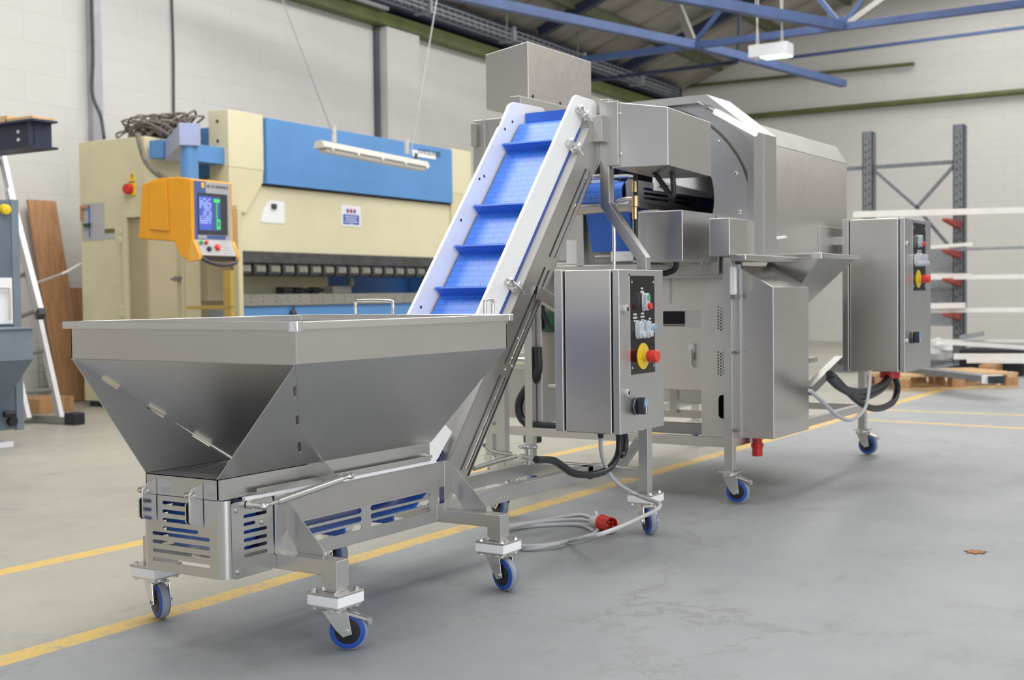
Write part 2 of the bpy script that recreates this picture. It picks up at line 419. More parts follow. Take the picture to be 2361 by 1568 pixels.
# ------------------------------------------------------------------ casters and feet
def caster(parent, c, trail, wheel_r=.052, block=True, brake=False, plate=.105, top=.15, name='caster'):
    """c: plate centre (x, y); trail: unit direction from the swivel to the axle. Fork is the part, wheel etc. its pieces."""
    c = Vector((c[0], c[1], 0)); t = Vector((trail[0], trail[1], 0)).normalized(); ax = Vector((-t.y, t.x, 0))
    h = plate/2; off = t*.032; zb = top-.027 if block else top
    f = MB()
    f.box(c.x-h*.92, c.x+h*.92, c.y-h*.92, c.y+h*.92, zb-.006, zb)
    f.cyl(c+Vector((0, 0, zb-.022)), c+Vector((0, 0, zb-.006)), .032, 20)
    zt = zb-.018; axc = c+off+Vector((0, 0, wheel_r))
    for s in (-1, 1):
        b_ = ax*(s*.024)
        A = [c-t*.030+Vector((0, 0, zt)), c+t*.036+Vector((0, 0, zt)), c+off+t*.014+Vector((0, 0, wheel_r-.006)), c+off-t*.010+Vector((0, 0, wheel_r-.014)), c-t*.012+off*.5+Vector((0, 0, wheel_r+.004))]
        k = len(f.v); n = len(A)
        f.v += [p+b_ for p in A]+[p+b_+ax*(s*.003) for p in A]
        f.f += [tuple(range(k, k+n)), tuple(range(k+n, k+2*n))[::-1]]
        for i in range(n): j = (i+1) % n; f.f.append((k+i, k+j, k+n+j, k+n+i))
    f.hexa([c-t*.03+ax*-.027+Vector((0, 0, zt)), c-t*.03+ax*.027+Vector((0, 0, zt)), c+t*.036+ax*.027+Vector((0, 0, zt)), c+t*.036+ax*-.027+Vector((0, 0, zt)),
            c-t*.03+ax*-.027+Vector((0, 0, zt+.004)), c-t*.03+ax*.027+Vector((0, 0, zt+.004)), c+t*.036+ax*.027+Vector((0, 0, zt+.004)), c+t*.036+ax*-.027+Vector((0, 0, zt+.004))])
    o = part(name, f, 'steel_bright', parent, .001)
    w = MB().lathe(axc-ax*.016, ax, [(.012, 0), (.040, 0), (.047, .003), (.047, .029), (.040, .032), (.012, .032)], 36)
    w.sm = True; part('wheel', w, 'wheel_blue', o)
    tr = MB().lathe(axc-ax*.012, ax, [(wheel_r-.006, 0), (wheel_r-.001, .004), (wheel_r, .012), (wheel_r-.001, .020), (wheel_r-.006, .024)], 36); tr.sm = True
    part('tyre', tr, 'wheel_grey', o)
    hb = MB().lathe(axc-ax*.0175, ax, [(.03, 0), (.034, .0012), (.034, .0338), (.03, .035)], 28); hb.sm = True
    part('hub', hb, 'rubber_black', o)
    bo = MB(); bo.cyl(axc-ax*.033, axc+ax*.033, .007, 10)
    if block:
        for sx_ in (-1, 1):
            for sy_ in (-1, 1):
                p = c+Vector((sx_*h*.74, sy_*h*.74, 0))
                bo.cyl(p+Vector((0, 0, zb-.012)), p+Vector((0, 0, top+.014)), .0035, 8)
                bo.cyl(p+Vector((0, 0, top+.006)), p+Vector((0, 0, top+.012)), .0075, 6)
                bo.cyl(p+Vector((0, 0, zb-.012)), p+Vector((0, 0, zb-.006)), .007, 6)
    part('bolts', bo, 'steel_bright', o)
    if block:
        part('spacer_block', MB().box(c.x-h, c.x+h, c.y-h, c.y+h, zb, top-.0005), 'white_plastic', o, .002)
        part('mounting_plate', MB().box(c.x-h, c.x+h, c.y-h, c.y+h, top, top+.006), 'steel_tube', o, .001)
    if brake:
        e = MB(); z = zb-.030
        a0, a1 = c+t*.03, c+t*.085
        e.hexa([a0-ax*.026+Vector((0, 0, z+.004)), a0+ax*.026+Vector((0, 0, z+.004)), a1+ax*.02+Vector((0, 0, z-.014)), a1-ax*.02+Vector((0, 0, z-.014)),
                a0-ax*.026+Vector((0, 0, z+.012)), a0+ax*.026+Vector((0, 0, z+.012)), a1+ax*.02+Vector((0, 0, z-.008)), a1-ax*.02+Vector((0, 0, z-.008))])
        e.hexa([a1-ax*.014+Vector((0, 0, z-.022)), a1+ax*.014+Vector((0, 0, z-.022)), a1+t*.012+ax*.014+Vector((0, 0, z-.026)), a1+t*.012-ax*.014+Vector((0, 0, z-.026)),
                a1-ax*.014+Vector((0, 0, z-.006)), a1+ax*.014+Vector((0, 0, z-.006)), a1+t*.012+ax*.014+Vector((0, 0, z-.012)), a1+t*.012-ax*.014+Vector((0, 0, z-.012))])
        part('brake_pedal', e, 'steel_bright', o, .001)
    return o

def slab(mb, pts, t):                   # polygon given thickness along its own normal
    pts = [Vector(p) for p in pts]; n = (pts[1]-pts[0]).cross(pts[2]-pts[0]).normalized()*t; k = len(mb.v); m_ = len(pts)
    mb.v += pts + [p+n for p in pts]; mb.f += [tuple(range(k, k+m_))[::-1], tuple(range(k+m_, k+2*m_))]
    for i in range(m_): j = (i+1) % m_; mb.f.append((k+i, k+j, k+m_+j, k+m_+i))
    return mb
def ribbon(path, x0, x1, mb=None, thick=.006):   # closed belt loop in the YZ plane with UV
    mb = MB(); mb.uv = []
    n = len(path); d = 0; ds = [0]
    for i in range(n): d += math.dist(path[i], path[(i+1) % n]); ds.append(d)
    inn = []
    for i in range(n):
        a, b_ = Vector((*path[i-1], 0)), Vector((*path[(i+1) % n], 0)); t = (b_-a).normalized(); inn.append((path[i][0]+t.y*thick, path[i][1]-t.x*thick))
    for i in range(n+1):
        p = path[i % n]; q = inn[i % n]
        for (x, pt, u) in ((x0, p, 0), (x1, p, x1-x0), (x1, q, x1-x0), (x0, q, 0)):
            mb.v.append(Vector((x, pt[0], pt[1]))); mb.uv.append((u, ds[i]))
    for i in range(n):
        a, b_ = i*4, (i+1)*4
        for j in range(4): k = (j+1) % 4; mb.f.append((a+j, a+k, b_+k, b_+j))
    return mb

# ================================================================== INFEED ELEVATOR CONVEYOR
S_ = Vector((.634, .773)); N_ = Vector((-.773, .634)); O_ = Vector((3.268, .392))
def inc(s, o): p = O_ + S_*s + N_*o; return (p.x, p.y)
conv = thing('infeed_conveyor', (-2.49, 2.9, 0), 'stainless steel inclined hopper conveyor with blue cleated belt in the foreground, on blue casters', 'conveyor')
XR, XL = -2.34, -2.64
# channel frame: lower horizontal run and the incline
fr = MB()
for (xo, xi) in ((XR, XR-.003), (XL, XL+.003)):
    for xa, xb in ((min(xo, xi), max(xo, xi)),):
        fr.prism([(2.49, .312), (3.30, .312), (3.305, .355), (3.268, .392), (2.49, .392)], 'x', xa, xb)
    sgn = -1 if xo > -2.5 else 1
    fr.box(min(xo, xo+sgn*.028), max(xo, xo+sgn*.028), 2.49, 3.262, .3895, .3925)
    # top flange of the incline
    a, b_ = inc(0, 0), inc(1.50, 0); a2, b2 = inc(0, -.003), inc(1.50, -.003)
    fr.prism([a, b_, b2, a2], 'x', min(xo, xo+sgn*.04), max(xo, xo+sgn*.042))
part('channel_frame', fr, 'steel_dull', conv, .001)
for xo, nm in ((XR, 1), (XL, -1)):
    m_ = MB(); o3 = Vector((xo, O_.x, O_.y)); u = Vector((0, S_.x, S_.y)); v = Vector((0, N_.x, N_.y))
    holes = []
    for s0, s1 in ((.01, .393), (.437, .872), (.918, 1.357)):
        holes.append(slot(s0, s1, -.0795, -.069)); holes.append(slot(s0+.02, s1+.012, -.1075, -.0965))
    m_.sheet(o3, u, v, [(-.04, -.115), (1.30, -.1296), (1.56, -.1296), (1.56, 0), (0, 0), (-.03, -.04)], holes, .003)
    part('incline_side_plate', m_, 'steel_dull', conv)
    m2 = MB(); sgn = -1 if xo > -2.5 else 1
    m2.prism([inc(.02, -.127), inc(1.45, -.127), inc(1.45, -.130), inc(.02, -.130)], 'x', min(xo, xo+sgn*.02), max(xo, xo+sgn*.02))
    screws(m2, [(xo, *inc(s, -.09)) for s in (.56, .425)] + [(xo, *inc(.46, -.117))], (1 if xo > -2.5 else -1, 0, 0), .006, .004)
    part('frame_flange', m2, 'steel_tube', conv)
# belt loop
path = []
c0y, c0z, rr_ = 2.402, .312, .068
for i in range(13):
    t = math.radians(270-180*i/12); path.append((c0y+rr_*math.cos(t), c0z+rr_*math.sin(t)))
for y in [2.5+.1*i for i in range(6)]: path.append((y, .38))
path += [(3.08, .381), (3.15, .388)]
for i in range(30): path.append(inc(-.005+1.455*i/29, .071))
hc = Vector(inc(1.462, .021))
for i in range(1, 12):
    a_ = math.atan2(N_.y, N_.x)-PI*i/12; path.append((hc.x+.05*math.cos(a_), hc.y+.05*math.sin(a_)))
for i in range(20): path.append(inc(1.462-1.41*i/19, -.029))
path += [(3.24, .30), (3.16, .25), (3.0, .244), (2.7, .244)]
bl = ribbon(path, -2.612, -2.397); part('belt', bl, 'belt_blue', conv, smooth=True)
# cleats
def cleat(p, nrm, h=.044):
    p = Vector((0, *p)); n = Vector((0, *nrm)); t = Vector((0, nrm[1], -nrm[0])); m_ = MB(); m_.hexa([(-2.6105+a, p.y+t.y*w+n.y*hh, p.z+t.z*w+n.z*hh) for hh in (0, h) for a, w in ((0, -.004), (.213, -.004), (.213, .004), (0, .004))])
    return part('cleat', m_, 'cleat_blue', conv)
for s in (.05, .24, .434, .627, .82, 1.014, 1.33): cleat(inc(s, .069), N_)
cleat((hc.x+.012, hc.y+.049), (0.05, 1.0), .042)
for y in (2.62, 2.85, 3.05): cleat((y, .379), (0, 1))
for y in (2.58, 2.82, 3.05): cleat((y, .246), (0, -1), .03)
# white side guards
gpn = [inc(.33, .006), inc(1.53, .006), (4.352, 1.615), (4.352, 1.655), (4.335, 1.673), (4.200, 1.678), (4.178, 1.668), inc(.33, .110)]
gpf = [inc(.33, .002), inc(1.53, .002), (4.352, 1.615), (4.358, 1.655), (4.345, 1.667), (4.126, 1.664), (4.095, 1.650), inc(1.39, .150), inc(1.38, .156), inc(.33, .163)]
for x0 in (-2.395, -2.634):
    g = MB().prism(gpn if x0 > -2.5 else gpf, 'x', x0, x0+.012)
    if x0 < -2.5:
        pass
    o = part('side_guard', g, 'white_plastic', conv, .0015)
    bm_ = MB()
    screws(bm_, [(x0+.0125, *inc(s, f)) for s, f in ((.49, .112), (.53, .125), (.93, .130), (1.16, .118), (1.13, .135), (1.40, .125), (1.46, .105))], (1, 0, 0), .0055, .002)
    if x0 < -2.5: part('guard_bolts', bm_, 'nut_dark', o)
# elbow guard and wear strip of the lower run
el = MB().prism([(3.119, .395), (3.20, .392), (3.235, .398), (3.262, .425), (3.318, .478), (3.30, .49), (3.268, .514), (3.255, .51), (3.199, .459), (3.119, .458)], 'x', -2.372, -2.360)
o = part('elbow_guard', el, 'white_plastic', conv, .001)
bm_ = MB().cyl((-2.36, 3.168, .416), (-2.335, 3.168, .416), .005, 10); bm_.cyl((-2.36, 3.168, .416), (-2.351, 3.168, .416), .009, 6)
part('bolt', bm_, 'steel_bright', o)
ws = MB()
for x0 in (-2.352, -2.640): ws.box(x0, x0+.012, 2.36, 3.20, .3925, .4025)
part('wear_strip', ws, 'white_plastic', conv)
bs = MB()
for x0 in (-2.3825, -2.638): bs.prism([inc(.30, .0005), inc(1.50, .0005), inc(1.50, .006), inc(.30, .006)], 'x', x0, x0+.003)
part('wear_strip', bs, 'wheel_blue', conv)
sp2 = MB()
for x0 in (-2.378, -2.634): part('inner_side_plate', MB().prism([inc(.03, .0), inc(.36, .0), inc(.36, .125), inc(.08, .10)], 'x', x0, x0+.004), 'steel_side', conv)
for x0 in (-2.375, -2.615): part('slot_shade_plate', MB().prism([inc(.0, -.120), inc(1.42, -.122), inc(1.42, -.05), inc(.04, -.05)], 'x', x0, x0+.004), 'steel_dark', conv)  # dark plates added behind the slots to give them their inner shade
# quick release clamps on the right guard
for q, (s, o_) in enumerate(((.706, .006), (1.383, .005), (1.535, .03))):
    c = Vector((-2.380, *inc(s, o_))); u = Vector((0, S_.x, S_.y)); v = Vector((0, N_.x, N_.y)); X_ = Vector((1, 0, 0))
    cl = MB()
    cl.bar(c+v*.045+X_*.002, c-v*.02+X_*.002, .02, .006, X_)
    cl.cyl(c+v*.02, c+v*.02+X_*.03, .006, 10)
    pts = [c+v*.055+X_*.03, c+v*.035+X_*.022, c+X_*.028+v*.005, c-v*.03+X_*.034, c-v*.05+X_*.03]
    for i in range(4): cl.cyl(pts[i], pts[i+1], (.005, .008, .011, .009)[i], 10, (.008, .011, .009, .005)[i])
    cl.cyl(c+X_*.025, c+X_*.03+u*.028+v*.004, .007, 8, .004); cl.lathe(c+v*.01+X_*.02, X_, [(.012, 0), (.014, .008), (.009, .014)], 14)
    cl.sm = True; part('clamp', cl, 'steel_bright', conv)
# slotted skirt panels of the lower run (right and left)
for x0, sg in ((-2.345, 1), (-2.635, -1)):
    m_ = MB(); holes = []
    for a, b_ in ((2.56, 2.834), (2.876, 3.168)):
        for z in (.296, .272, .249): holes.append(slot(a, b_, z-.008, z+.008))
    m_.sheet((x0, 0, 0), (0, 1, 0), (0, 0, 1), [(2.50, .203), (3.212, .203), (3.212, .312), (2.50, .312)], holes, .002)
    part('slotted_panel', m_, 'steel_side', conv)
# front end guard box
fg = MB(); holes = []
for i, z in enumerate((.3845, .3615, .339, .3165)): holes.append(slot(-2.563, -2.432 if i == 3 else -2.458 if i < 2 else -2.435, z-.006, z+.004))
for z in (.300, .2775, .254, .2305): holes.append(slot(-2.604, -2.390, z-.005, z+.0045))
fg.sheet((0, 2.28, 0), (1, 0, 0), (0, 0, 1), [(-2.622, .2), (-2.362, .2), (-2.362, .402), (-2.622, .402)], holes, .002)
part('front_guard', fg, 'steel', conv)
cg = MB()
for xc, a0 in ((-2.362, 0), (-2.622, 90)):
    k = len(cg.v)
    for i in range(9):
        t = math.radians(-90+90*i/8) if a0 == 0 else math.radians(-90-90*i/8)
        for z in (.2, .402): cg.v.append(Vector((xc+.024*math.cos(t), 2.304+.024*math.sin(t), z)))
    for i in range(8): cg.f.append((k+2*i, k+2*i+2, k+2*i+3, k+2*i+1))
    k = len(cg.v)
    for i in range(9):
        t = math.radians(-90+90*i/8) if a0 == 0 else math.radians(-90-90*i/8)
        for z in (.2, .402): cg.v.append(Vector((xc+.022*math.cos(t), 2.304+.022*math.sin(t), z)))
    for i in range(8): cg.f.append((k+2*i, k+2*i+1, k+2*i+3, k+2*i+2))
cg.sm = True; part('guard_corner', cg, 'steel_tube', conv)
for x0, sg in ((-2.338, 1), (-2.646, -1)):
    m_ = MB(); m_.sheet((x0, 0, 0), (0, 1, 0), (0, 0, 1), rrect(2.306, 2.458, .196, .394, .012), [slot(2.349, 2.435 if i != 1 else 2.392, z-.005, z+.004) for i, z in enumerate((.3545, .3335, .313, .292, .272, .252))], .003)
    if sg > 0: screws(m_, [(x0, 2.324, .374), (x0, 2.326, .214), (x0, 2.416, .330)], (1, 0, 0), .0075, .005)
    part('side_cover', m_, 'steel_bright' if 0 else 'steel_tube', conv)
inr = MB().box(-2.62, -2.36, 2.46, 2.47, .2, .39); part('inner_bulkhead', inr, 'steel_dark', conv)
# hinge brackets carrying the hopper at the front
for xb in (-2.592, -2.418):
    for dx in (-.010, .004):
        b_ = MB(); z0, z1 = .331, .448
        b_.prism([(2.278, z1), (2.2365, .4305), (2.232, .423), (2.232, .352), (2.238, .344), (2.278, z0)] if dx > 0 else [(2.278, .40), (2.240, .40), (2.2325, .395), (2.2325, .350), (2.239, .343), (2.278, z0+.004)], 'x', xb+dx, xb+dx+.004)
        part('hinge_plate', b_, 'steel_bright', conv, .0008)
    b_ = MB(); b_.cyl((xb-.016, 2.243, .418), (xb+.024, 2.243, .418), .0045, 10); b_.cyl((xb+.008, 2.243, .418), (xb+.018, 2.243, .418), .010, 6); b_.cyl((xb-.016, 2.243, .418), (xb-.010, 2.243, .418), .008, 6)
    part('hinge_bolt', b_, 'steel_bright', conv)

# ---- hopper
HX0, HX1, HY0, HY1, HZ0, HZ1, HB = -2.88, -2.057, 2.252, 3.18, .76, .845, .457
bx0, bx1 = -2.625, -2.358
hp = MB(); t_ = .003
slab(hp, [(HX0, HY0, HZ0), (HX1, HY0, HZ0), (HX1, HY0, HZ1), (HX0, HY0, HZ1)], -t_)
slab(hp, [(HX1, HY0, HZ0), (HX1, HY1, HZ0), (HX1, HY1, HZ1), (HX1, HY0, HZ1)], -t_)
slab(hp, [(HX0, HY1, HZ0), (HX0, HY0, HZ0), (HX0, HY0, HZ1), (HX0, HY1, HZ1)], -t_)
slab(hp, [(HX1, HY1, HZ0), (HX0, HY1, HZ0), (HX0, HY1, HZ1), (HX1, HY1, HZ1)], -t_)
hopper = part('hopper', hp, 'steel_warm', conv)
fw_ = MB(); slab(fw_, [(HX0, HY0, HZ0), (-2.6195, 2.602, .462), (-2.3565, 2.602, .462), (HX1, HY0, HZ0)], .003); part('front_wall', fw_, 'steel_side', hopper)
# side walls run on to the front as wings, with tab slots along the seam
for side in (1, -1):
    if side > 0: A, B, C_, D = Vector((HX1, HY0, HZ0)), Vector((bx1, 2.28, HB)), Vector((bx1, 3.198, HB)), Vector((HX1, HY1, HZ0))
    else: A, B, C_, D = Vector((HX0, HY0, HZ0)), Vector((bx0, 2.28, HB)), Vector((bx0, 3.198, HB)), Vector((HX0, HY1, HZ0))
    u = Vector((0, 1, 0)); v = (B-A); v.y = 0; v = v.normalized(); L_ = (Vector((A.x, 0, A.z))-Vector((B.x, 0, B.z))).length
    def uvp(p): q = p-Vector((A.x, 0, A.z)); return (q.y, q.dot(v))
    e0 = Vector((HX1 if side > 0 else HX0, HY0, HZ0)); e1 = Vector((-2.3565 if side > 0 else -2.6195, 2.602, .462))
    a2, b2 = Vector(uvp(e0)), Vector(uvp(e1)); dd = (b2-a2).normalized(); pp = Vector((dd.y, -dd.x)); holes = []
    for f0, f1 in ((.18, .28), (.46, .56), (.74, .85)):
        LL = (b2-a2).length; q0 = a2+dd*LL*f0; q1 = a2+dd*LL*f1; w_ = .010; q0 = q0-pp*.004; q1 = q1-pp*.004
        holes.append([tuple(q0), tuple(q1), tuple(q1-pp*w_), tuple(q0-pp*w_)])
    m_ = MB(); m_.sheet(Vector((A.x, 0, A.z)), u, v, [uvp(A), uvp(B), uvp(C_), uvp(D)], holes, .003 if side < 0 else -.003)
    part('side_wall', m_, 'steel_side', hopper)
    # vertical flange under it
    xx = B.x; f_ = MB().box(min(xx, xx-side*.003), max(xx, xx-side*.003), 2.28, 3.19, .402, HB+.001)
    f_.prism([(xx, .404), (xx+side*.022, .404), (xx+side*.022, .420), (xx+side*.0195, .420), (xx+side*.0195, .4065), (xx, .4065)], 'y', 2.40, 3.165)
    part('hopper_flange', f_, 'steel_tube', hopper)
bw_ = MB(); slab(bw_, [(HX0, HY1, HZ0), (HX1, HY1, HZ0), (bx1, 3.19, HB), (bx0, 3.19, HB)], .003); part('rear_wall', bw_, 'steel_side', hopper)
ff = MB().box(bx0, bx1, 2.28, 2.283, .404, HB); part('front_flange', ff, 'steel', hopper)
tp = MB(); holes = []
for i in range(9):
    x = -2.600+.021*i; holes.append(slot(2.352+.0*i, 2.36+.17, -x-.0025, -x+.0025) if 0 else [(x-.003, 2.352), (x+.003, 2.352), (x+.003, 2.55), (x-.003, 2.55)])
tp.sheet((0, 0, HB), (1, 0, 0), (0, 1, 0), [(bx0, 2.28), (bx1, 2.28), (bx1, 2.62), (bx0, 2.62)], holes, .002); part('slotted_plate', tp, 'steel_dark', hopper)
# rolled rim
rm = MB(); e = .016; z0, z1 = .842, .862
x0, x1, y0, y1 = HX0-e, HX1+e, HY0-e, HY1+e
for a in ((x0, x1, y0, y0+.022), (x0, x1, y1-.022, y1), (x0, x0+.022, y0+.022, y1-.022), (x1-.022, x1, y0+.022, y1-.022)): rm.box(*a, z0, z1)
part('rim', rm, 'steel_bright', hopper, .002)
cc = MB(); cc.prism([(x1-.026, y0-.0015), (x1-.006, y0-.0015), (x1+.0015, y0+.004), (x1+.0015, y0+.024), (x1-.005, y0+.024), (x1-.026, y0+.003)], 'z', z0-.004, z1+.001)
part('corner_cap', cc, 'steel_bright', hopper, .001)
sm_ = MB().box(HX1-.002, HX1+.0022, HY0-.0022, HY0+.002, HZ0, HZ1); part('corner_seam', sm_, 'steel_bright', hopper)
for pts in ([onY(3.185, 820, 724), onY(3.185, 820, 702), onY(3.185, 826, 694), onY(3.185, 898, 694), onY(3.185, 906, 702), onY(3.185, 906, 724)],
            [onX(-2.07, 1118, 724), onX(-2.07, 1118, 697), onX(-2.07, 1122, 691), onX(-2.07, 1132, 691), onX(-2.07, 1136, 697), onX(-2.07, 1136, 724)]):
    h_ = MB().tube(smooth_path(pts, 5), .0055, 10); part('grab_handle', h_, 'steel_bright', hopper)
# gas strut
gs = MB()
p0, p1 = Vector((-2.282, 2.366, .383)), Vector((-2.262, 2.689, .4215)); d_ = (p1-p0)
gs.cyl(p0, p0+d_*.16, .0055, 12); gs.cyl(p0+d_*.15, p0+d_*.88, .0105, 20); gs.cyl(p0+d_*.86, p1, .005, 12)
gs.lathe(p0-d_.normalized()*.010, d_, [(.004, 0), (.010, .006), (.011, .013), (.006, .026)], 16); gs.lathe(p1-d_.normalized()*.012, d_, [(.005, 0), (.0095, .010), (.0095, .016), (.004, .024)], 16)
gs.cyl((-2.335, 2.366, .383), (-2.280, 2.366, .383), .008, 14); gs.cyl((-2.335, 2.366, .383), (-2.318, 2.366, .383), .011, 14); gs.cyl((-2.30, 2.689, .4215), (-2.262, 2.689, .4215), .005, 10)
gs.sm = True; part('gas_strut', gs, 'steel_bright', conv)
sb = MB(); sb.prism([(-2.358, .405), (-2.358, .470), (-2.345, .472), (-2.290, .426), (-2.290, .41), (-2.300, .405)], 'y', 2.655, 2.661); sb.box(-2.295, -2.291, 2.661, 2.70, .408, .428)
part('strut_bracket', sb, 'steel_tube', conv)

# ---- legs, cross members, gussets, casters
def leg_frame(Y, trails, brk):
    xo = .025
    m_ = MB()
    m_.box(-2.855, -2.125, Y-xo, Y+xo, .197, .237)
    part('cross_member', m_, 'steel_tube', conv, .0015)
    for sx_, tr, bk in ((1, trails[0], brk), (-1, trails[1], False)):
        xc = -2.49+sx_*.340
        l = MB().box(xc-.025, xc+.025, Y-xo, Y+xo, .156, .199); part('leg', l, 'steel_tube', conv, .0015)
        xi = -2.49+sx_*.13
        l = MB().box(min(xi, xi+sx_*.022), max(xi, xi+sx_*.022), Y-xo+.003, Y+xo-.003, .235, .392); part('upright', l, 'steel_tube', conv, .0015)
        xa = -2.49+sx_*.150
        g = MB().prism([(xa, .372), (xa+sx_*.012, .372), (xa+sx_*.135, .252), (xa+sx_*.135, .237), (xa+sx_*.045, .237), (xa, .30)], 'y', Y+.018, Y+.022); part('gusset', g, 'steel_tube', conv, .0006)
        caster(conv, (xc, Y), tr, block=True, brake=bk)
leg_frame(2.488, ((.87, .5), (.93, -.37)), True)
leg_frame(3.262, ((.956, -.294), (.9, -.3)), False)
YR = 4.315
for sx_, tr in ((1, (.774, -.625)), (-1, (-.9, .4))):
    xc = -2.49+sx_*.325; xt = -2.49+sx_*.170
    l = MB(); a = .02
    zA, zB = 1.05, 1.262; m1 = .006*sx_
    l.hexa([(xc-a, YR-a, .156), (xc+a, YR-a, .156), (xc+a, YR+a, .156), (xc-a, YR+a, .156), (xc-a, YR-a, zA-m1), (xc+a, YR-a, zA+m1), (xc+a, YR+a, zA+m1), (xc-a, YR+a, zA-m1)])
    l.hexa([(xt-a, YR-a, zB-m1), (xt+a, YR-a, zB+m1), (xt+a, YR+a, zB+m1), (xt-a, YR+a, zB-m1), (xt-a, YR-a, 1.668), (xt+a, YR-a, 1.668), (xt+a, YR+a, 1.668), (xt-a, YR+a, 1.668)])
    # mitred diagonal
    P = []
    mt_ = .006*sx_
    for (x_, z_) in ((xt, 1.262), (xc, 1.05)):
        P += [(x_-a, YR-a, z_-mt_), (x_+a, YR-a, z_+mt_), (x_+a, YR+a, z_+mt_), (x_-a, YR+a, z_-mt_)]
    l.hexa(P[4:]+P[:4]) 
    part('rear_leg', l, 'steel_tube', conv, .0015)
    caster(conv, (xc, YR), tr, block=True)
    br = MB().bar((xt, YR-.02, 1.0), (-2.49+sx_*.14, 3.93, 1.0), .03, .03) if 0 else MB().box(min(xt-a, XR if sx_ > 0 else XL), max(xt+a, XR if sx_ > 0 else XL), YR-.075, YR+.02, 1.50, 1.60)
    part('head_bracket', br, 'steel_dull', conv, .001)
# base frame between front legs and rear legs
bf = MB()
bf.bar((-2.36, 3.20, .235), (-2.36, 4.30, .235), .04, .05); bf.bar((-2.62, 3.20, .235), (-2.62, 4.20, .235), .04, .05)
bf.box(-2.794, -2.186, YR-.018, YR+.018, .21, .25)
bf.box(-2.64, -2.34, 4.18, 4.22, .21, .26)
part('base_frame', bf, 'steel_tube', conv, .0015)
bfb = MB().bar((-2.27, YR, .25), (-2.187, YR, .36), .03, .03)
part('brace', bfb, 'steel_tube', conv, .0015)
part('brace', MB().bar((-2.34, 3.81, .93), (-2.165, 4.31, .66), .03, .045), 'steel_tube', conv, .0015)
# head end: far side drive cover and the near side motor guard
mg = MB().hexa([(-2.29, 4.30, 1.402), (-2.052, 4.30, 1.398), (-2.052, 4.70, 1.384), (-2.29, 4.70, 1.39), (-2.29, 4.30, 1.656), (-2.052, 4.30, 1.615), (-2.052, 4.70, 1.60), (-2.29, 4.70, 1.64)])
mgo = part('motor_guard', mg, 'steel', conv, .003)
b_ = MB(); screws(b_, [onY(4.299, 1430, 262), onY(4.299, 1432, 355)], (0, -1, 0), .006, .004); part('guard_screws', b_, 'steel_bright', mgo)
mf = MB().box(-2.305, -2.255, 4.285, 4.2995, 1.41, 1.655); part('guard_flange', mf, 'steel_dull', mgo, .002)
ca, cb = Vector((-2.69, 4.36, 0)), None
zb_ = onX(-2.69, 1217, 238).z; Yb = onX(-2.69, 1217, 95).y; zt_ = onX(-2.69, 1217, 95).z
far = onX(-2.69, 1363, 145); lft = onY(Yb, 1120.6, 126); lfb = onY(Yb, 1120.6, 253)
dg_ = MB().hexa([(lfb.x, Yb, lfb.z), (-2.69, Yb, lfb.z-.012), (-2.69, far.y, lfb.z-.012), (lfb.x, far.y, lfb.z), (lfb.x, Yb, lft.z), (-2.69, Yb, zt_), (-2.69, far.y, zt_-.004), (lfb.x, far.y, lft.z)])
dgo = part('drive_cover', dg_, 'steel_warm', conv, .003)
b_ = MB(); screws(b_, [onX(-2.6895, 1229, 222), onX(-2.6895, 1292, 238)], (1, 0, 0), .007, .003); part('cover_screws', b_, 'nut_dark', dgo)
b_ = MB().box(-2.688, -2.640, 4.20, 4.62, 1.55, 1.70); part('drive_bracket', b_, 'steel_dull', conv, .002)
hr = MB().cyl((-2.62, hc.x, hc.y), (-2.398, hc.x, hc.y), .04, 24); hr.sm = True; part('head_roller', hr, 'steel_tube', conv)
fr2 = MB().cyl((-2.615, c0y, c0z), (-2.395, c0y, c0z), .060, 24); fr2.sm = True; part('tail_roller', fr2, 'cleat_blue', conv)
ey_ = MB().cyl((-2.33, *inc(1.36, -.12)), (-2.30, *inc(1.36, -.12)), .008, 8); part('bolt', ey_, 'steel_bright', conv)

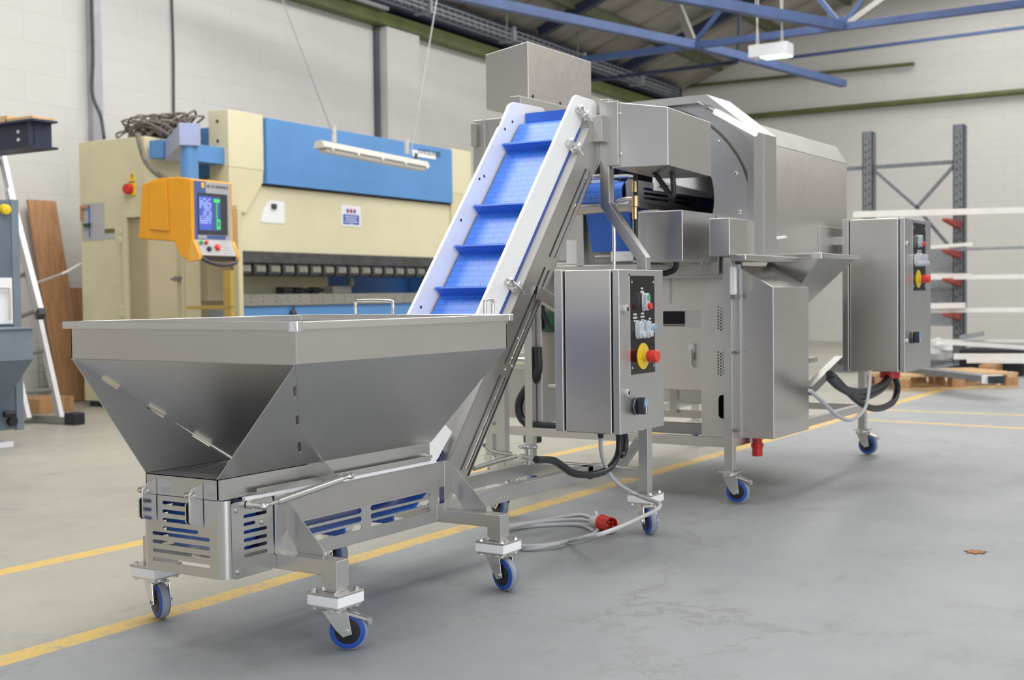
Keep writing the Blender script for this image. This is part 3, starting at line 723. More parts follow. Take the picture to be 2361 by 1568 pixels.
# ---- control box on the conveyor
def control_box(parent, XD, y0, y1, z0, z1, depth, panel, marks, estop, sel, locks, pairs, single, sc=1.0):
    """door faces +X at XD"""
    body = MB().box(XD-.032-depth, XD-.032, y0, y1, z0, z1)
    bo = part('control_box', body, 'steel_warm', parent, .004)
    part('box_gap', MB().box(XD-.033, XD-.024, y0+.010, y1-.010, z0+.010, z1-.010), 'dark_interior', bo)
    dr = MB().box(XD-.025, XD, y0, y1, z0, z1)
    part('box_door', dr, 'steel_side', bo, .003)
    st = MB().box(XD-.032-depth-.034, XD-.032-depth-.003, y0-.012, y1+.012, z0+.003, z1+.003); part('back_flange', st, 'steel_tube', bo, .002)
    a, b_ = panel
    pn = MB().box(XD, XD+.002, a[0], b_[0], a[1], b_[1]); part('button_panel', pn, 'panel_black', bo)
    tr = MB()
    tr.box(XD, XD+.0015, a[0]-.006, a[0]-.0005, a[1]-.002, b_[1]+.005); tr.box(XD, XD+.0015, a[0]-.006, b_[0]+.001, b_[1]+.0005, b_[1]+.005); part('panel_edge', tr, 'steel_bright', bo)
    sc_ = MB(); screws(sc_, [(XD+.002, y, z) for y in (a[0]+.010, b_[0]-.010) for z in (a[1]+.022, b_[1]-.022)], (1, 0, 0), .0045, .002); part('panel_screws', sc_, 'steel_bright', bo)
    for (y, z, w, rows) in marks:
        m_ = MB()
        for r_ in range(rows):
            ww = w*(.75, 1, .6)[r_ % 3]; k = -ww/2
            while k < ww/2-.001:
                l_ = random.uniform(.0028, .0045); m_.box(XD+.002, XD+.0026, y+k, y+min(k+l_, ww/2), z-r_*.011, z-r_*.011+.006); k += l_+.0012
        part('panel_lettering', m_, 'print_white', bo)
    y, z = estop
    e = MB().lathe((XD+.002, y, z), (1, 0, 0), [(.045*sc, 0), (.045*sc, .003), (.043*sc, .004)], 40); e.sm = True; eo = part('emergency_stop', e, 'estop_yellow', bo)
    e = MB().lathe((XD+.002, y, z), (1, 0, 0), [(.015, .003), (.015, .022), (.021, .024), (.0215, .05), (.0205, .056), (.018, .058)], 32); e.sm = True
    part('emergency_knob', e, 'estop_red', bo)
    e = MB().lathe((XD+.002, y, z), (1, 0, 0), [(.0165, .003), (.0165, .017), (.0150, .019)], 24); e.sm = True; part('knob_collar', e, 'estop_yellow', bo)
    for (y, z, c1, c2) in pairs:
        m_ = MB().prism(rrect(y-.014, y+.014, z-.030, z+.030, .013), 'x', XD+.002, XD+.026); part('double_button', m_, 'clear_cap', bo, .003)
        m_ = MB().prism(rrect(y-.010, y+.010, z+.004, z+.026, .009), 'x', XD+.024, XD+.028); part('push_button', m_, c1, bo)
        m_ = MB().prism(rrect(y-.010, y+.010, z-.026, z-.004, .009), 'x', XD+.024, XD+.037); part('push_button', m_, c2, bo, .002)
        m_ = MB().prism(rrect(y-.016, y+.016, z-.032, z+.032, .014), 'x', XD+.002, XD+.010); part('button_bezel', m_, 'steel_bright', bo, .001)
    for (y, z) in single:
        m_ = MB().lathe((XD+.002, y, z), (1, 0, 0), [(.0155, 0), (.0155, .016), (.013, .018)], 24); m_.sm = True; part('button_bezel', m_, 'clear_cap', bo)
        m_ = MB().lathe((XD+.002, y, z), (1, 0, 0), [(.011, .012), (.011, .022), (.009, .0235)], 20); m_.sm = True; part('push_button', m_, 'switch_blue', bo)
    y, z = sel
    m_ = MB().lathe((XD, y, z), (1, 0, 0), [(.030*sc, 0), (.031*sc, .008), (.029*sc, .012)], 32); m_.sm = True; part('isolator_switch', m_, 'switch_dark', bo)
    m_ = MB().lathe((XD, y, z), (1, 0, 0), [(.0305*sc, .009), (.0305*sc, .0105)], 32); part('switch_ring', m_, 'steel_bright', bo)
    m_ = MB().prism([(y-.013, z-.027*sc), (y+.013, z-.027*sc), (y+.013, z+.018*sc), (y+.006, z+.030*sc), (y-.006, z+.030*sc), (y-.013, z+.018*sc)], 'x', XD+.012, XD+.040)
    part('switch_handle', m_, 'switch_dark', bo, .003)
    m_ = MB().prism([(y-.012, z), (y+.012, z), (y+.012, z+.018*sc), (y+.006, z+.028*sc), (y-.006, z+.028*sc), (y-.012, z+.018*sc)], 'x', XD+.040, XD+.0412); part('switch_mark', m_, 'switch_blue', bo)
    m_ = MB().box(XD+.0405, XD+.042, y-.003, y+.003, z-.024*sc, z-.0005); part('switch_mark', m_, 'print_white', bo)
    for (y, z) in locks:
        m_ = MB().prism(rrect(y-.012, y+.010, z-.014, z+.014, .008), 'x', XD, XD+.012); part('door_lock', m_, 'steel_bright', bo, .002)
        m_ = MB().prism(rrect(y-.004, y+.006, z-.006, z+.006, .0045), 'x', XD+.011, XD+.0128); part('lock_insert', m_, 'switch_dark', bo)
    return bo
def pX(X, x, y): p = onX(X, x, y); return (p.y, p.z)
XD = -1.94
p00 = pX(XD, 1431.5, 1003); p11 = pX(XD, 1526.6, 623)
a = pX(XD, 1454, 864.5); b_ = pX(XD, 1507.5, 636.5)
cbx = control_box(conv, XD, p00[0]-.004, pX(XD, 1530, 800)[0], p00[1], 1.0, .176, (a, (b_[0], b_[1])),
    [(*pX(XD, 1479, 667), .024, 2), (*pX(XD, 1463, 727), .032, 3), (*pX(XD, 1480, 725), .030, 3), (*pX(XD, 1497, 737), .022, 2)],
    pX(XD, 1481, 821), pX(XD, 1465, 936), [pX(XD, 1440, 713), pX(XD, 1443, 906)],
    [(*pX(XD, 1480, 696), 'button_green', 'estop_red'), (*pX(XD, 1465, 760), 'clear_cap', 'clear_cap'), (*pX(XD, 1482, 759), 'clear_cap', 'clear_cap')], [pX(XD, 1497, 756)])
mb_ = MB().box(-2.19, -2.16, 3.70, 4.30, .60, .64); mb_.box(-2.19, -2.16, 3.70, 4.30, .86, .90); part('box_mounting_arm', mb_, 'steel_tube', conv, .001)
# hoses below the box
def hoseX(X, px, r, name, mat, parent, k=8): return part(name, MB().tube(smooth_path([onX(X, *p) for p in px], k), r, 12), mat, parent)
gl = MB().cyl(onX(-2.06, 1385, 998), onX(-2.06, 1385, 1010), .012, 14, .009); gl.sm = True; part('cable_gland', gl, 'rubber_black', conv)
hoseX(-2.10, [(1424, 985), (1428, 1015), (1424, 1050), (1403, 1081), (1368, 1094), (1325, 1092), (1298, 1076), (1275, 1062), (1236, 1060)], .0125, 'drive_hose', 'rubber_black', conv)
hoseX(-2.12, [(1438, 985), (1442, 1020), (1438, 1045), (1430, 1050)], .012, 'drive_hose', 'rubber_black', conv)

# ================================================================== DRUM MACHINE BEHIND THE ELEVATOR
dm = thing('drum_machine', (-2.64, 5.9, 0), 'large stainless steel rotary drum machine on casters behind the inclined conveyor', 'machine')
LX0, LX1, LY0, LY1 = -3.19, -2.13, 5.085, 7.02
fm = MB()
def legm(x, y, z1, nm='leg', z0=.142):
    l = MB().box(x, x+.04, y, y+.04, z0, z1); return part(nm, l, 'steel_tube', dm, .0015)
legm(LX1-.04, LY0, 1.07); legm(LX0, LY0, 1.07); legm(LX1-.04, LY1-.04, .56); legm(LX0, LY1-.04, 1.07); legm(-3.42, LY0, .30)
for a in ((-3.44, LX1-.041, LY0+.001, LY0+.039, .245, .285), (LX0, LX1-.04, LY1-.038, LY1-.002, .245, .285), (LX1-.039, LX1-.001, LY0+.04, LY1-.04, .245, .285),
          (LX0+.001, LX0+.039, LY0+.04, LY1-.04, .245, .285), (LX0+.04, LX1-.04, 6.20, 6.24, .245, .285)):
    part('frame_rail', MB().box(*a), 'steel_tube', dm, .0015)
for (x, y, tr, bk) in ((LX1-.02, LY0+.02, (.9, .1), True), (LX0+.02, LY0+.02, (.3, .8), False), (LX1-.02, LY1-.02, (.85, -.1), True), (LX0+.02, LY1-.02, (.5, .5), False), (-3.40, LY0+.02, (.8, .3), False)):
    caster(dm, (x, y), tr, wheel_r=.055, block=False, brake=bk, top=.142, plate=.09)
# housing
HYF = 5.06
outer = [(-3.10, 1.075), (-2.015, 1.075), (-2.015, 1.60), (-2.232, 1.775), (-2.90, 1.775), (-3.10, 1.60)]
inner = [(-3.06, 1.10), (-2.045, 1.10), (-2.045, 1.575), (-2.25, 1.742), (-2.88, 1.742), (-3.06, 1.575)]
inner2 = [(-3.06, 1.10), (-2.90, 1.10), (-2.90, .985), (-2.18, .985), (-2.18, 1.10), (-2.045, 1.10), (-2.045, 1.575), (-2.25, 1.742), (-2.88, 1.742), (-3.06, 1.575)]
rg = MB().sheet((0, HYF, 0), (1, 0, 0), (0, 0, 1), outer, [inner], .26)
part('housing_frame', rg, 'steel', dm)
def circ(cx, cz, r, n=48, a0=0, a1=360): return [(cx+r*math.cos(math.radians(a0+(a1-a0)*i/n)), cz+r*math.sin(math.radians(a0+(a1-a0)*i/n))) for i in range(n+(a1-a0 < 360))]
ip = MB().sheet((0, 5.115, 0), (1, 0, 0), (0, 0, 1), inner2, [circ(-2.52, 1.33, .318, 48)], .006)
part('front_plate', ip, 'steel_side', dm)
arc = circ(-2.54, 1.24, .505, 40, -18, 198)+[(-2.87, 1.083), (-2.87, .998), (-2.19, .998), (-2.19, 1.083)]
pl = MB().sheet((0, 5.085, 0), (1, 0, 0), (0, 0, 1), [p for p in arc], [circ(-2.52, 1.33, .312, 48)], .012)
fp = part('drum_ring_plate', pl, 'steel_side', dm, 0)
rl = MB().sheet((0, 5.112, 0), (1, 0, 0), (0, 0, 1), circ(-2.54, 1.24, .513, 48, -13, 193), [circ(-2.54, 1.24, .50, 48, -12, 192)], .03); part('ring_gap', rl, 'steel_dark', dm)
b_ = MB(); screws(b_, [onY(5.084, *p) for p in ((1655, 325), (1697, 400), (1706, 489), (1600, 280))], (0, -1, 0), .009, .006); part('rivets', b_, 'steel_bright', fp)
dr = MB(); dr.sheet((0, 5.125, 0), (1, 0, 0), (0, 0, 1), circ(-2.52, 1.33, .325, 40), [circ(-2.52, 1.33, .319, 40)], .19); part('drum', dr, 'dark_interior', dm)  # shade inside the drum is put in as near-black colour
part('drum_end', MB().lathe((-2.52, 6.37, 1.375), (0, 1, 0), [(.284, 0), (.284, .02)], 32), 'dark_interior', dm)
bd = MB().sheet((0, 5.325, 0), (1, 0, 0), (0, 0, 1), [(-3.05, 1.08), (-2.06, 1.08), (-2.06, 1.575), (-2.115, 1.665), (-2.255, 1.705), (-2.86, 1.705), (-3.05, 1.575)], [circ(-2.52, 1.375, .285, 40)], 1.125)
k = len(bd.f)
part('housing_body', bd, 'steel_warm', dm, .004)
rf = MB(); slab(rf, [(-2.0585, 5.325, 1.578), (-2.0585, 6.45, 1.578), (-2.1145, 6.45, 1.669), (-2.1145, 5.325, 1.669)], -.004); part('roof_panel', rf, 'steel_dark', dm)
for X0 in (-2.0149,):
    part('frame_edge', MB().box(X0, X0+.002, 5.17, 5.176, 1.08, 1.6), 'steel_bright', dm)
lt = MB(); p0, p1 = onY(5.05, 1648, 257), onY(5.05, 1744, 309); lt.cyl(p0, p1, .012, 14); lt.sm = True; part('glare_tube', lt, 'tube_glare', dm)  # white tube, its bright glare put in as a soft glow
lb = MB(); lb.cyl(onY(5.05, 1608, 236), p0, .006, 8); lb.lathe(onY(5.045, 1628, 247), (0, -1, 0), [(.012, 0), (.012, .01)], 12); part('tube_bracket', lb, 'steel_dark', dm)
hd = MB().tube([onX(-2.055, 1790, 549), onX(-2.025, 1790, 549), onX(-2.02, 1811, 547), onX(-2.055, 1811, 547)], .007, 8); part('door_handle', hd, 'white_plastic', dm)
part('body_hatch', MB().box(-2.062, -2.052, 6.0, 6.43, 1.10, 1.24), 'steel_dull', dm, .002)
# guard cover on the right front
X0 = -1.955
gc = MB().hexa([(-2.125, 5.12, .287), (X0, 5.12, .288), (X0, 5.562, .288), (-2.125, 5.562, .288), (-2.125, 5.12, 1.037), (X0, 5.12, .940), (X0, 5.562, .940), (-2.125, 5.562, 1.037)])
gco = part('drive_guard', gc, 'steel_warm', dm, .003)
part('guard_flange', MB().box(-2.13, -2.10, 5.105, 5.12, .287, 1.04), 'steel_tube', gco, .001)
b_ = MB()
for p in ((1695, 813), (1697, 993)): q = onY(5.10, *p); b_.cyl(q, q+Vector((0, -.02, 0)), .006, 8); b_.cyl(q+Vector((0, -.012, 0)), q+Vector((.02, -.016, .004)), .004, 8)
part('guard_latch', b_, 'steel_dark', gco)
hn = MB(); a0, a1 = onY(5.03, 1690, 614), onY(5.03, 1690, 680); hn.prism(rrect(a0.x-.011, a0.x+.011, a1.z, a0.z, .009), 'y', 5.02, 5.045); part('pull_handle', hn, 'white_plastic', gco, .002)
part('handle_foot', MB().box(a0.x-.016, a0.x+.010, 5.035, 5.09, a1.z-.016, a1.z+.001), 'steel_dark', gco, .002)
# boxes over the legs
X1 = -2.03
q0, q1, q2 = onX(X1, 1682, 502), onX(X1, 1735, 507), onX(X1, 1682, 588); ql = onY(q0.y, 1661, 502)
tb = MB().box(ql.x-.05, X1, q0.y, 5.084, q2.z, q0.z); part('terminal_box', tb, 'steel_warm', dm, .003)
X1 = -2.2; q0, q1, q2 = onX(X1, 1573, 484), onX(X1, 1658, 500), onX(X1, 1572, 602)
tb = MB().box(-2.43, X1, q0.y, 5.08, q2.z, q0.z); part('gearbox_cover', tb, 'steel', dm, .003)
tb = MB().box(-2.9, X1-.03, 5.0, 5.08, 1.04, 1.09); part('front_sill', tb, 'steel_dull', dm, .002)
# infeed belt conveyor entering the drum
ib = MB()
for x0 in (-2.455, -2.70): ib.sheet((x0, 0, 0), (0, 1, 0), (0, 0, 1), [(4.74, 1.305), (4.76, 1.285), (5.9, 1.285), (5.9, 1.392), (4.76, 1.405), (4.735, 1.385)],
                                    [slot(a, a+.26, z-.006, z+.005) for a in (4.90, 5.2, 5.5) for z in (1.332, 1.352, 1.372)], .004)
ibo = part('infeed_side_plate', ib, 'steel_side', dm)
ph = [(4.76+.05*math.cos(math.radians(a)), 1.345+.05*math.sin(math.radians(a))) for a in range(260, 90, -15)]
ph = ph + [(5.2, 1.395), (5.9, 1.395), (5.9, 1.295), (5.2, 1.295)]
part('infeed_belt', ribbon(ph, -2.69, -2.465), 'belt_blue', dm, smooth=True)
part('infeed_lip', MB().box(-2.70, -2.455, 4.742, 4.80, 1.412, 1.422), 'white_plastic', dm, .001)
part('infeed_guard', MB().box(-2.462, -2.452, 5.0, 5.9, 1.37, 1.435), 'white_plastic', dm, .001)
part('infeed_guard', MB().box(-2.71, -2.70, 4.9, 5.9, 1.37, 1.435), 'white_plastic', dm, .001)
gq = MB(); slab(gq, [onX(-2.33, *p) for p in ((1531, 421), (1568, 430), (1653, 449), (1650, 414), (1631, 408), (1525, 413))], .01); part('infeed_guard', gq, 'white_plastic', dm)
part('infeed_clamp', MB().cyl((-2.445, 5.02, 1.395), (-2.445, 5.10, 1.39), .012, 10), 'steel_bright', dm)
part('support_arm', MB().bar((-2.435, 4.79, 1.30), (-2.435, 5.10, 1.288), .014, .03), 'steel_tube', dm, .001)
ty = MB().cyl((-2.72, 4.745, 1.287), (-2.44, 4.745, 1.287), .026, 20); ty.sm = True; part('drip_roller', ty, 'steel_dull', dm)
ch = MB().prism([(4.74, 1.27), (4.80, 1.10), (4.806, 1.10), (4.746, 1.27)], 'x', -2.655, -2.445); part('return_belt', ch, 'brake_blue' if 0 else 'cleat_blue', dm)
part('scraper_block', MB().box(-2.56, -2.445, 4.79, 4.82, 1.058, 1.10), 'white_plastic', dm, .001)
ls = MB().sheet((0, 4.83, 0), (1, 0, 0), (0, 0, 1), [(-2.70, 1.045), (-2.43, 1.045), (-2.43, 1.27), (-2.70, 1.27)], [slot(-2.665, -2.585, z, z+.011) for z in (1.058, 1.076, 1.13, 1.15, 1.19, 1.21)], .004)
part('slotted_end_plate', ls, 'steel_dark', dm)
part('light_plate', MB().box(-2.82, -2.72, 4.86, 4.87, 1.055, 1.16), 'white_plastic', dm)
part('end_post', MB().box(-2.735, -2.70, 4.80, 4.84, 1.04, 1.30), 'steel_tube', dm, .001)
part('end_cover', MB().box(-2.43, -2.34, 4.80, 5.02, 1.05, 1.27), 'steel_dull', dm, .002)
part('carry_beam', MB().box(-2.84, -2.42, 4.80, 5.10, 1.00, 1.045), 'steel_warm', dm, .002)
# pipework beside the post
pt = MB().tube(smooth_path([onY(4.6, 1416, 640), onY(4.6, 1416, 560), onY(4.6, 1415, 495), onY(4.6, 1422, 468), onY(4.6, 1440, 459), onY(4.6, 1462, 458)], 6), .0075, 10); part('water_pipe', pt, 'steel_bright', dm)
pt = MB().tube([onY(4.6, 1466, 392), onY(4.6, 1466, 500), onY(4.6, 1466, 600)], .0095, 10); part('air_hose', pt, 'rubber_black', dm)
pt = MB()
for a, b_ in ((418, 443), (478, 505)): pt.cyl(onY(4.6, 1464, a), onY(4.6, 1464, b_), .0125, 12)
pt.cyl(onY(4.6, 1464, 452), onY(4.6, 1464, 476), .015, 10); pt.sm = True; part('hose_fitting', pt, 'brass', dm)
for pts in ([(1505, 392), (1528, 425), (1548, 452), (1553, 440), (1550, 395)], [(1455, 600), (1470, 560)]):
    if len(pts) > 2: part('looped_hose', MB().tube(smooth_path([onY(4.5, *p) for p in pts], 7), .011, 10), 'rubber_black', dm)
part('elbow_hose', MB().tube(smooth_path([onY(4.9, 1560, 600), onY(4.9, 1556, 620), onY(4.9, 1535, 630), onY(4.9, 1520, 630)], 6), .013, 10), 'rubber_black', dm)
# tank, hopper panels and the perforated front plate below the housing
fp_ = MB().prism([(-3.15, 1.065), (-2.17, 1.065), (-2.17, .985), (-2.28, .838), (-3.15, .838)], 'y', 5.30, 5.306); part('upper_panel', fp_, 'steel_warm', dm)
b_ = MB(); screws(b_, [onY(5.299, *p) for p in ((1565, 616), (1658, 614))], (0, -1, 0), .007, .005); part('panel_screws', b_, 'steel_bright', dm)
part('panel_strip', MB().box(-2.575, -2.52, 5.288, 5.30, .87, 1.03), 'steel_tube', dm)
part('sloped_edge', MB().bar((-2.165, 5.20, .985), (-2.28, 5.20, .835), .19, .01, (0, 1, 0)) if 0 else MB().prism([(-2.165, .990), (-2.285, .836), (-2.278, .830), (-2.158, .984)], 'y', 5.11, 5.30), 'steel_dull', dm)
part('flap_panel', MB().box(-2.445, -2.36, 5.29, 5.31, .765, .835), 'steel_side', dm)
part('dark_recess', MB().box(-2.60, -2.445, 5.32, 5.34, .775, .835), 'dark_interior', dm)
tk = MB().box(-2.98, -2.35, 5.32, 6.1, .468, .768); part('water_tank', tk, 'steel_warm', dm, .004)
b_ = MB(); q = onY(5.318, 1597, 815); b_.box(q.x-.014, q.x+.014, 5.300, 5.32, q.z+.005, q.z+.045); b_.cyl((q.x, 5.30, q.z+.02), (q.x, 5.30, q.z-.055), .009, 10); b_.box(q.x-.010, q.x+.010, 5.298, 5.32, q.z-.065, q.z-.03)
part('toggle_latch', b_, 'steel_bright', dm, .001)
hs = []
for (yc0, yc1) in ((708, 760), (812, 862)):
    i = 0
    while True:
        z = onY(5.1, 1660, yc0+i*7).z
        if yc0+i*7 > yc1: break
        for q, x in enumerate((1656, 1662, 1668)):
            c = onY(5.1, x, yc0+i*7+(3.5 if q % 2 else 0)); hs.append([(c.x+.0042*math.cos(t*PI/4), c.z+.0042*math.sin(t*PI/4)) for t in range(8)])
        i += 1
c = onY(5.1, 1663, 938); hs.append(rrect(c.x-.014, c.x+.026, c.z-.052, c.z+.052, .018))
pp_ = MB().sheet((0, 5.10, 0), (1, 0, 0), (0, 0, 1), [(-2.282, .286), (-2.168, .286), (-2.168, .985), (-2.282, .838)], hs, .004); part('perforated_plate', pp_, 'steel_warm', dm)
part('duct_side', MB().box(-2.282, -2.278, 5.104, 5.5, .286, .836), 'steel_dull', dm)
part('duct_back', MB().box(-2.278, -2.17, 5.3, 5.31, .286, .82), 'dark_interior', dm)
part('drip_tray', MB().box(-2.95, -2.30, 5.14, 5.19, .287, .335), 'steel_dark', dm, .002)
part('rear_strut', MB().bar((-2.93, 6.2, .27), (-2.93, 6.2, .47), .04, .04), 'steel_tube', dm)
part('outlet_plug', MB().lathe(Vector(onY(5.3, 1746, 1008)), (0, 0, -1), [(.022, 0), (.022, .026), (.028, .028), (.028, .044), (.0235, .046), (.0235, .082), (.021, .084)], 20), 'plug_red', dm)
# left side: separator, valve manifold, hoses
part('side_tank', MB().box(-3.34, -3.20, 5.16, 5.6, .32, .56), 'steel_dull', dm, .004)
part('side_panel', MB().box(-3.18, -3.12, 5.13, 5.5, .30, 1.04), 'steel_dull', dm, .004)
part('green_pump', MB().box(-3.10, -2.96, 5.12, 5.3, .74, .84), 'box_dark_green', dm, .01)
mfd = MB().box(-3.36, -3.19, 5.13, 5.20, .56, .64); mfd.cyl((-3.36, 5.12, .60), (-3.20, 5.12, .60), .02, 12); mfd.cyl((-3.30, 5.11, .60), (-3.30, 5.11, .66), .014, 10); part('valve_manifold', mfd, 'steel_bright', dm, .002)
part('blue_fitting', MB().cyl((-3.40, 5.12, .60), (-3.35, 5.12, .605), .016, 10, .008), 'cleat_blue', dm)
part('suction_hose', MB().tube(smooth_path([onY(5.12, *p) for p in ((1240, 800), (1240, 860), (1215, 895), (1198, 925), (1198, 955), (1213, 975), (1240, 982), (1290, 984))], 6), .020, 12), 'rubber_black', dm)
part('thin_hose', MB().tube(smooth_path([onY(5.12, *p) for p in ((1262, 670), (1252, 710), (1262, 745), (1285, 765))], 6), .009, 8), 'rubber_black', dm)
part('cross_pipe', MB().cyl(onY(5.15, 1268, 890), onY(5.15, 1300, 890), .016, 12), 'steel_tube', dm)
part('green_foot', MB().cyl((-3.22, 5.2, .20), (-3.22, 5.2, .245), .045, 20), 'box_dark_green', dm)
for z in (.50, .40): part('coil', MB().lathe((-3.40, 5.12, z), (0, 0, 1), [(.01, 0), (.028, .012), (.028, .03), (.01, .042)], 16), 'white_plastic', dm)
part('left_post', MB().box(-3.43, -3.37, 5.13, 5.2, .30, .58), 'steel_dull', dm)
# side control box on the far left of the machine
scb = MB().box(-3.42, -3.24, 5.01, 5.5, 1.50, 1.757); sc = part('junction_box', scb, 'steel_dull', dm, .004)
part('junction_door', MB().box(-3.35, -3.34, 5.0, 5.01, 1.52, 1.755), 'steel_bright', sc)
part('junction_hinge', MB().prism(rrect(-3.415, -3.385, 1.63, 1.74, .006), 'y', 4.985, 5.01), 'steel_dull', sc, .002)
part('junction_arm', MB().box(-3.30, -3.06, 5.2, 5.24, 1.52, 1.56), 'steel_tube', dm)
# discharge chute on the right
A = onY(5.55, 1806, 600); B = onY(5.55, 1884, 590); zc = 1.072
cm = MB()
top = [(-2.14, 5.55), (-1.90, 5.55), (-1.90, 6.06), (-2.14, 6.06)]; bot = [(-2.32, 5.72), (-2.16, 5.72), (-2.16, 5.95), (-2.32, 5.95)]
for i in range(4):
    j = (i+1) % 4; slab(cm, [(*bot[i], .80), (*bot[j], .80), (*top[j], zc), (*top[i], zc)], -.004)
part('discharge_chute', cm, 'steel_side', dm)
cr_ = MB().box(-2.14, -1.885, 5.535, 5.56, zc-.005, zc+.020); cr_.box(-1.915, -1.885, 5.56, 6.10, zc-.005, zc+.020); part('chute_rim', cr_, 'steel_tube', dm, .004)
cr_ = MB().box(-2.05, -1.99, 4.90, 5.536, zc-.022, zc+.004); part('side_ledge', cr_, 'steel_tube', dm, .004)
part('chute_corner', MB().box(-1.93, -1.883, 5.532, 5.562, zc-.006, zc+.022), 'steel_bright', dm, .003)
mo = MB().lathe((-2.42, 6.1, .72), (.2, 1, 0), [(.03, -.03), (.07, -.02), (.085, 0), (.085, .2), (.07, .22)], 24); mo.sm = True; part('green_motor', mo, 'box_dark_green', dm)
mo = MB().lathe((-2.25, 6.15, .50), (0, -1, 0), [(.03, -.05), (.055, -.02), (.055, .03), (.02, .05)], 20); mo.sm = True; part('gearbox', mo, 'steel_dull', dm)
part('motor_plate', MB().box(-2.50, -2.20, 6.0, 6.4, .55, .575), 'steel_tube', dm)
part('wooden_packer', MB().box(-2.50, -2.22, 6.02, 6.05, .60, .625), 'wood_pale', dm)
part('wooden_packer', MB().box(-2.245, -2.22, 6.02, 6.05, .625, .78), 'wood_pale', dm)
part('rear_panel', MB().box(-3.15, -2.5, 6.5, 6.52, .30, 1.06), 'steel_dull', dm)
part('diagonal_brace', MB().bar(onX(-2.15, 1862, 902), onX(-2.15, 1935, 830),   .045, .045), 'steel_dark', dm, .001)
# main control cabinet on the right
XC = -1.70
z0c, z1c = .517, 1.274
cb2 = control_box(dm, XC, 6.215, 6.705, z0c, z1c, .24, (pX(XC, 2105, 670), pX(XC, 2133, 518)),
    [(*pX(XC, 2119, 580), .10, 2)], pX(XC, 2116, 643), pX(XC, 2102, 778), [pX(XC, 2089, 563), pX(XC, 2089, 788)],
    [(*pX(XC, 2115, 556), 'button_green', 'estop_red')]+[(*pX(XC, 2108+6*i, 600), 'clear_cap', 'clear_cap') for i in range(4)], [], 1.0)
part('cabinet_post', MB().box(-2.02, -1.985, 6.25, 6.68, .56, 1.20), 'steel_tube', dm)
part('cabinet_arm', MB().box(-2.15, -2.0, 6.6, 7.0, .52, .56), 'steel_tube', dm, .001); part('cabinet_arm', MB().box(-2.15, -2.0, 6.2, 6.24, 1.15, 1.19), 'steel_tube', dm, .001)
rs = MB().cyl((-1.82, 6.38, .517), (-1.82, 6.38, .478), .05, 24); rs.sm = True; part('red_socket', rs, 'plug_red', dm)
for pts in ([(2048, 868), (2035, 885), (2005, 900), (1975, 903), (1940, 893), (1915, 868)], [(2053, 868), (2035, 895), (2000, 914), (1972, 912), (1935, 893), (1912, 872)],
            [(2063, 868), (2069, 895), (2060, 925), (2035, 940), (2005, 940), (1975, 922), (1950, 898), (1922, 868), (1912, 862)]):
    part('cabinet_hose', MB().tube(smooth_path([onX(-1.82, *p) for p in pts], 7), .0165, 10), 'rubber_black', dm)
part('cabinet_cable', MB().tube(smooth_path([onX(-1.80, *p) for p in ((2006, 855), (2003, 900), (1992, 945), (1962, 968), (1930, 958), (1895, 925), (1867, 900))], 7), .009, 8), 'cable_grey', dm)

# ---- valve and pipes lying across the conveyor base frame
va = MB(); c = Vector((-2.56, 4.10, .31))
va.cyl(c+Vector((0, 0, -.045)), c+Vector((0, 0, .02)), .014, 14); va.lathe(c+Vector((0, 0, .018)), (0, 0, 1), [(.036, 0), (.038, .004), (.036, .010), (.02, .013)], 20)
va.sm = True; vo_ = thing('floor_valve', (-2.56, 4.10, .26), 'small round steel valve with two pipes resting on the low frame under the incline', 'valve')
part('valve_body', va, 'steel_tube', vo_)
def PX(x, y, X=-2.5): return onX(X, x, y)
part('pipe', MB().tube(smooth_path([PX(1237, 1059), PX(1215, 1055), PX(1200, 1052)], 4), .010, 10), 'brass' if 0 else 'steel_bright', vo_)
part('pipe', MB().tube([PX(1190, 1052), PX(1150, 1062), PX(1092, 1080)], .009, 10), 'steel_dull', vo_)
part('pipe', MB().tube(smooth_path([PX(1178, 1047), PX(1150, 1044), PX(1130, 1038), PX(1116, 1026)], 5), .008, 10), 'steel_bright', vo_)

# ================================================================== GREY POWER CABLE WITH RED PLUG
pc = thing('power_cable', onZ(0, 1330, 1235), 'grey power cable coiled on the floor, ending in a red five-pin plug', 'cable')
g = lambda x, y, z=.007: onZ(z, x, y)
p_start = onX(-2.06, 1385, 1008)
path = [p_start, onX(-2.08, 1386, 1040), onX(-2.10, 1398, 1080), onX(-2.10, 1425, 1115), onX(-2.12, 1462, 1138), onY(4.08, 1490, 1150), onY(4.04, 1514, 1158), onY(4.0, 1522, 1166), onY(3.95, 1510, 1178), onY(3.88, 1480, 1192), onY(3.72, 1430, 1215), onY(3.60, 1370, 1236), g(1310, 1248, .012), g(1250, 1258), g(1205, 1262), g(1160, 1252), g(1135, 1235), g(1140, 1222), g(1180, 1212), g(1240, 1203), g(1310, 1190), g(1345, 1188), g(1372, 1200), g(1378, 1215), g(1370, 1230, .018), g(1330, 1243, .018), g(1260, 1257, .018), g(1190, 1258, .018), g(1150, 1245, .016), g(1160, 1222, .018), g(1230, 1206, .018), g(1300, 1199, .018), g(1350, 1200, .018), g(1376, 1208, .02), g(1390, 1206, .03)]
part('cord', MB().tube(smooth_path(path, 7), .0075, 10), 'cable_grey', pc)
part('cord', MB().tube(smooth_path([g(1370, 1225), g(1340, 1212), g(1280, 1210), g(1200, 1216), g(1150, 1228), g(1158, 1250), g(1210, 1266, .007), g(1290, 1254, .02)], 7), .0075, 10), 'cable_grey', pc)
a0 = onZ(.036, 1366, 1200); a1 = onZ(.036, 1430, 1216); ad = (a1-a0).normalized()
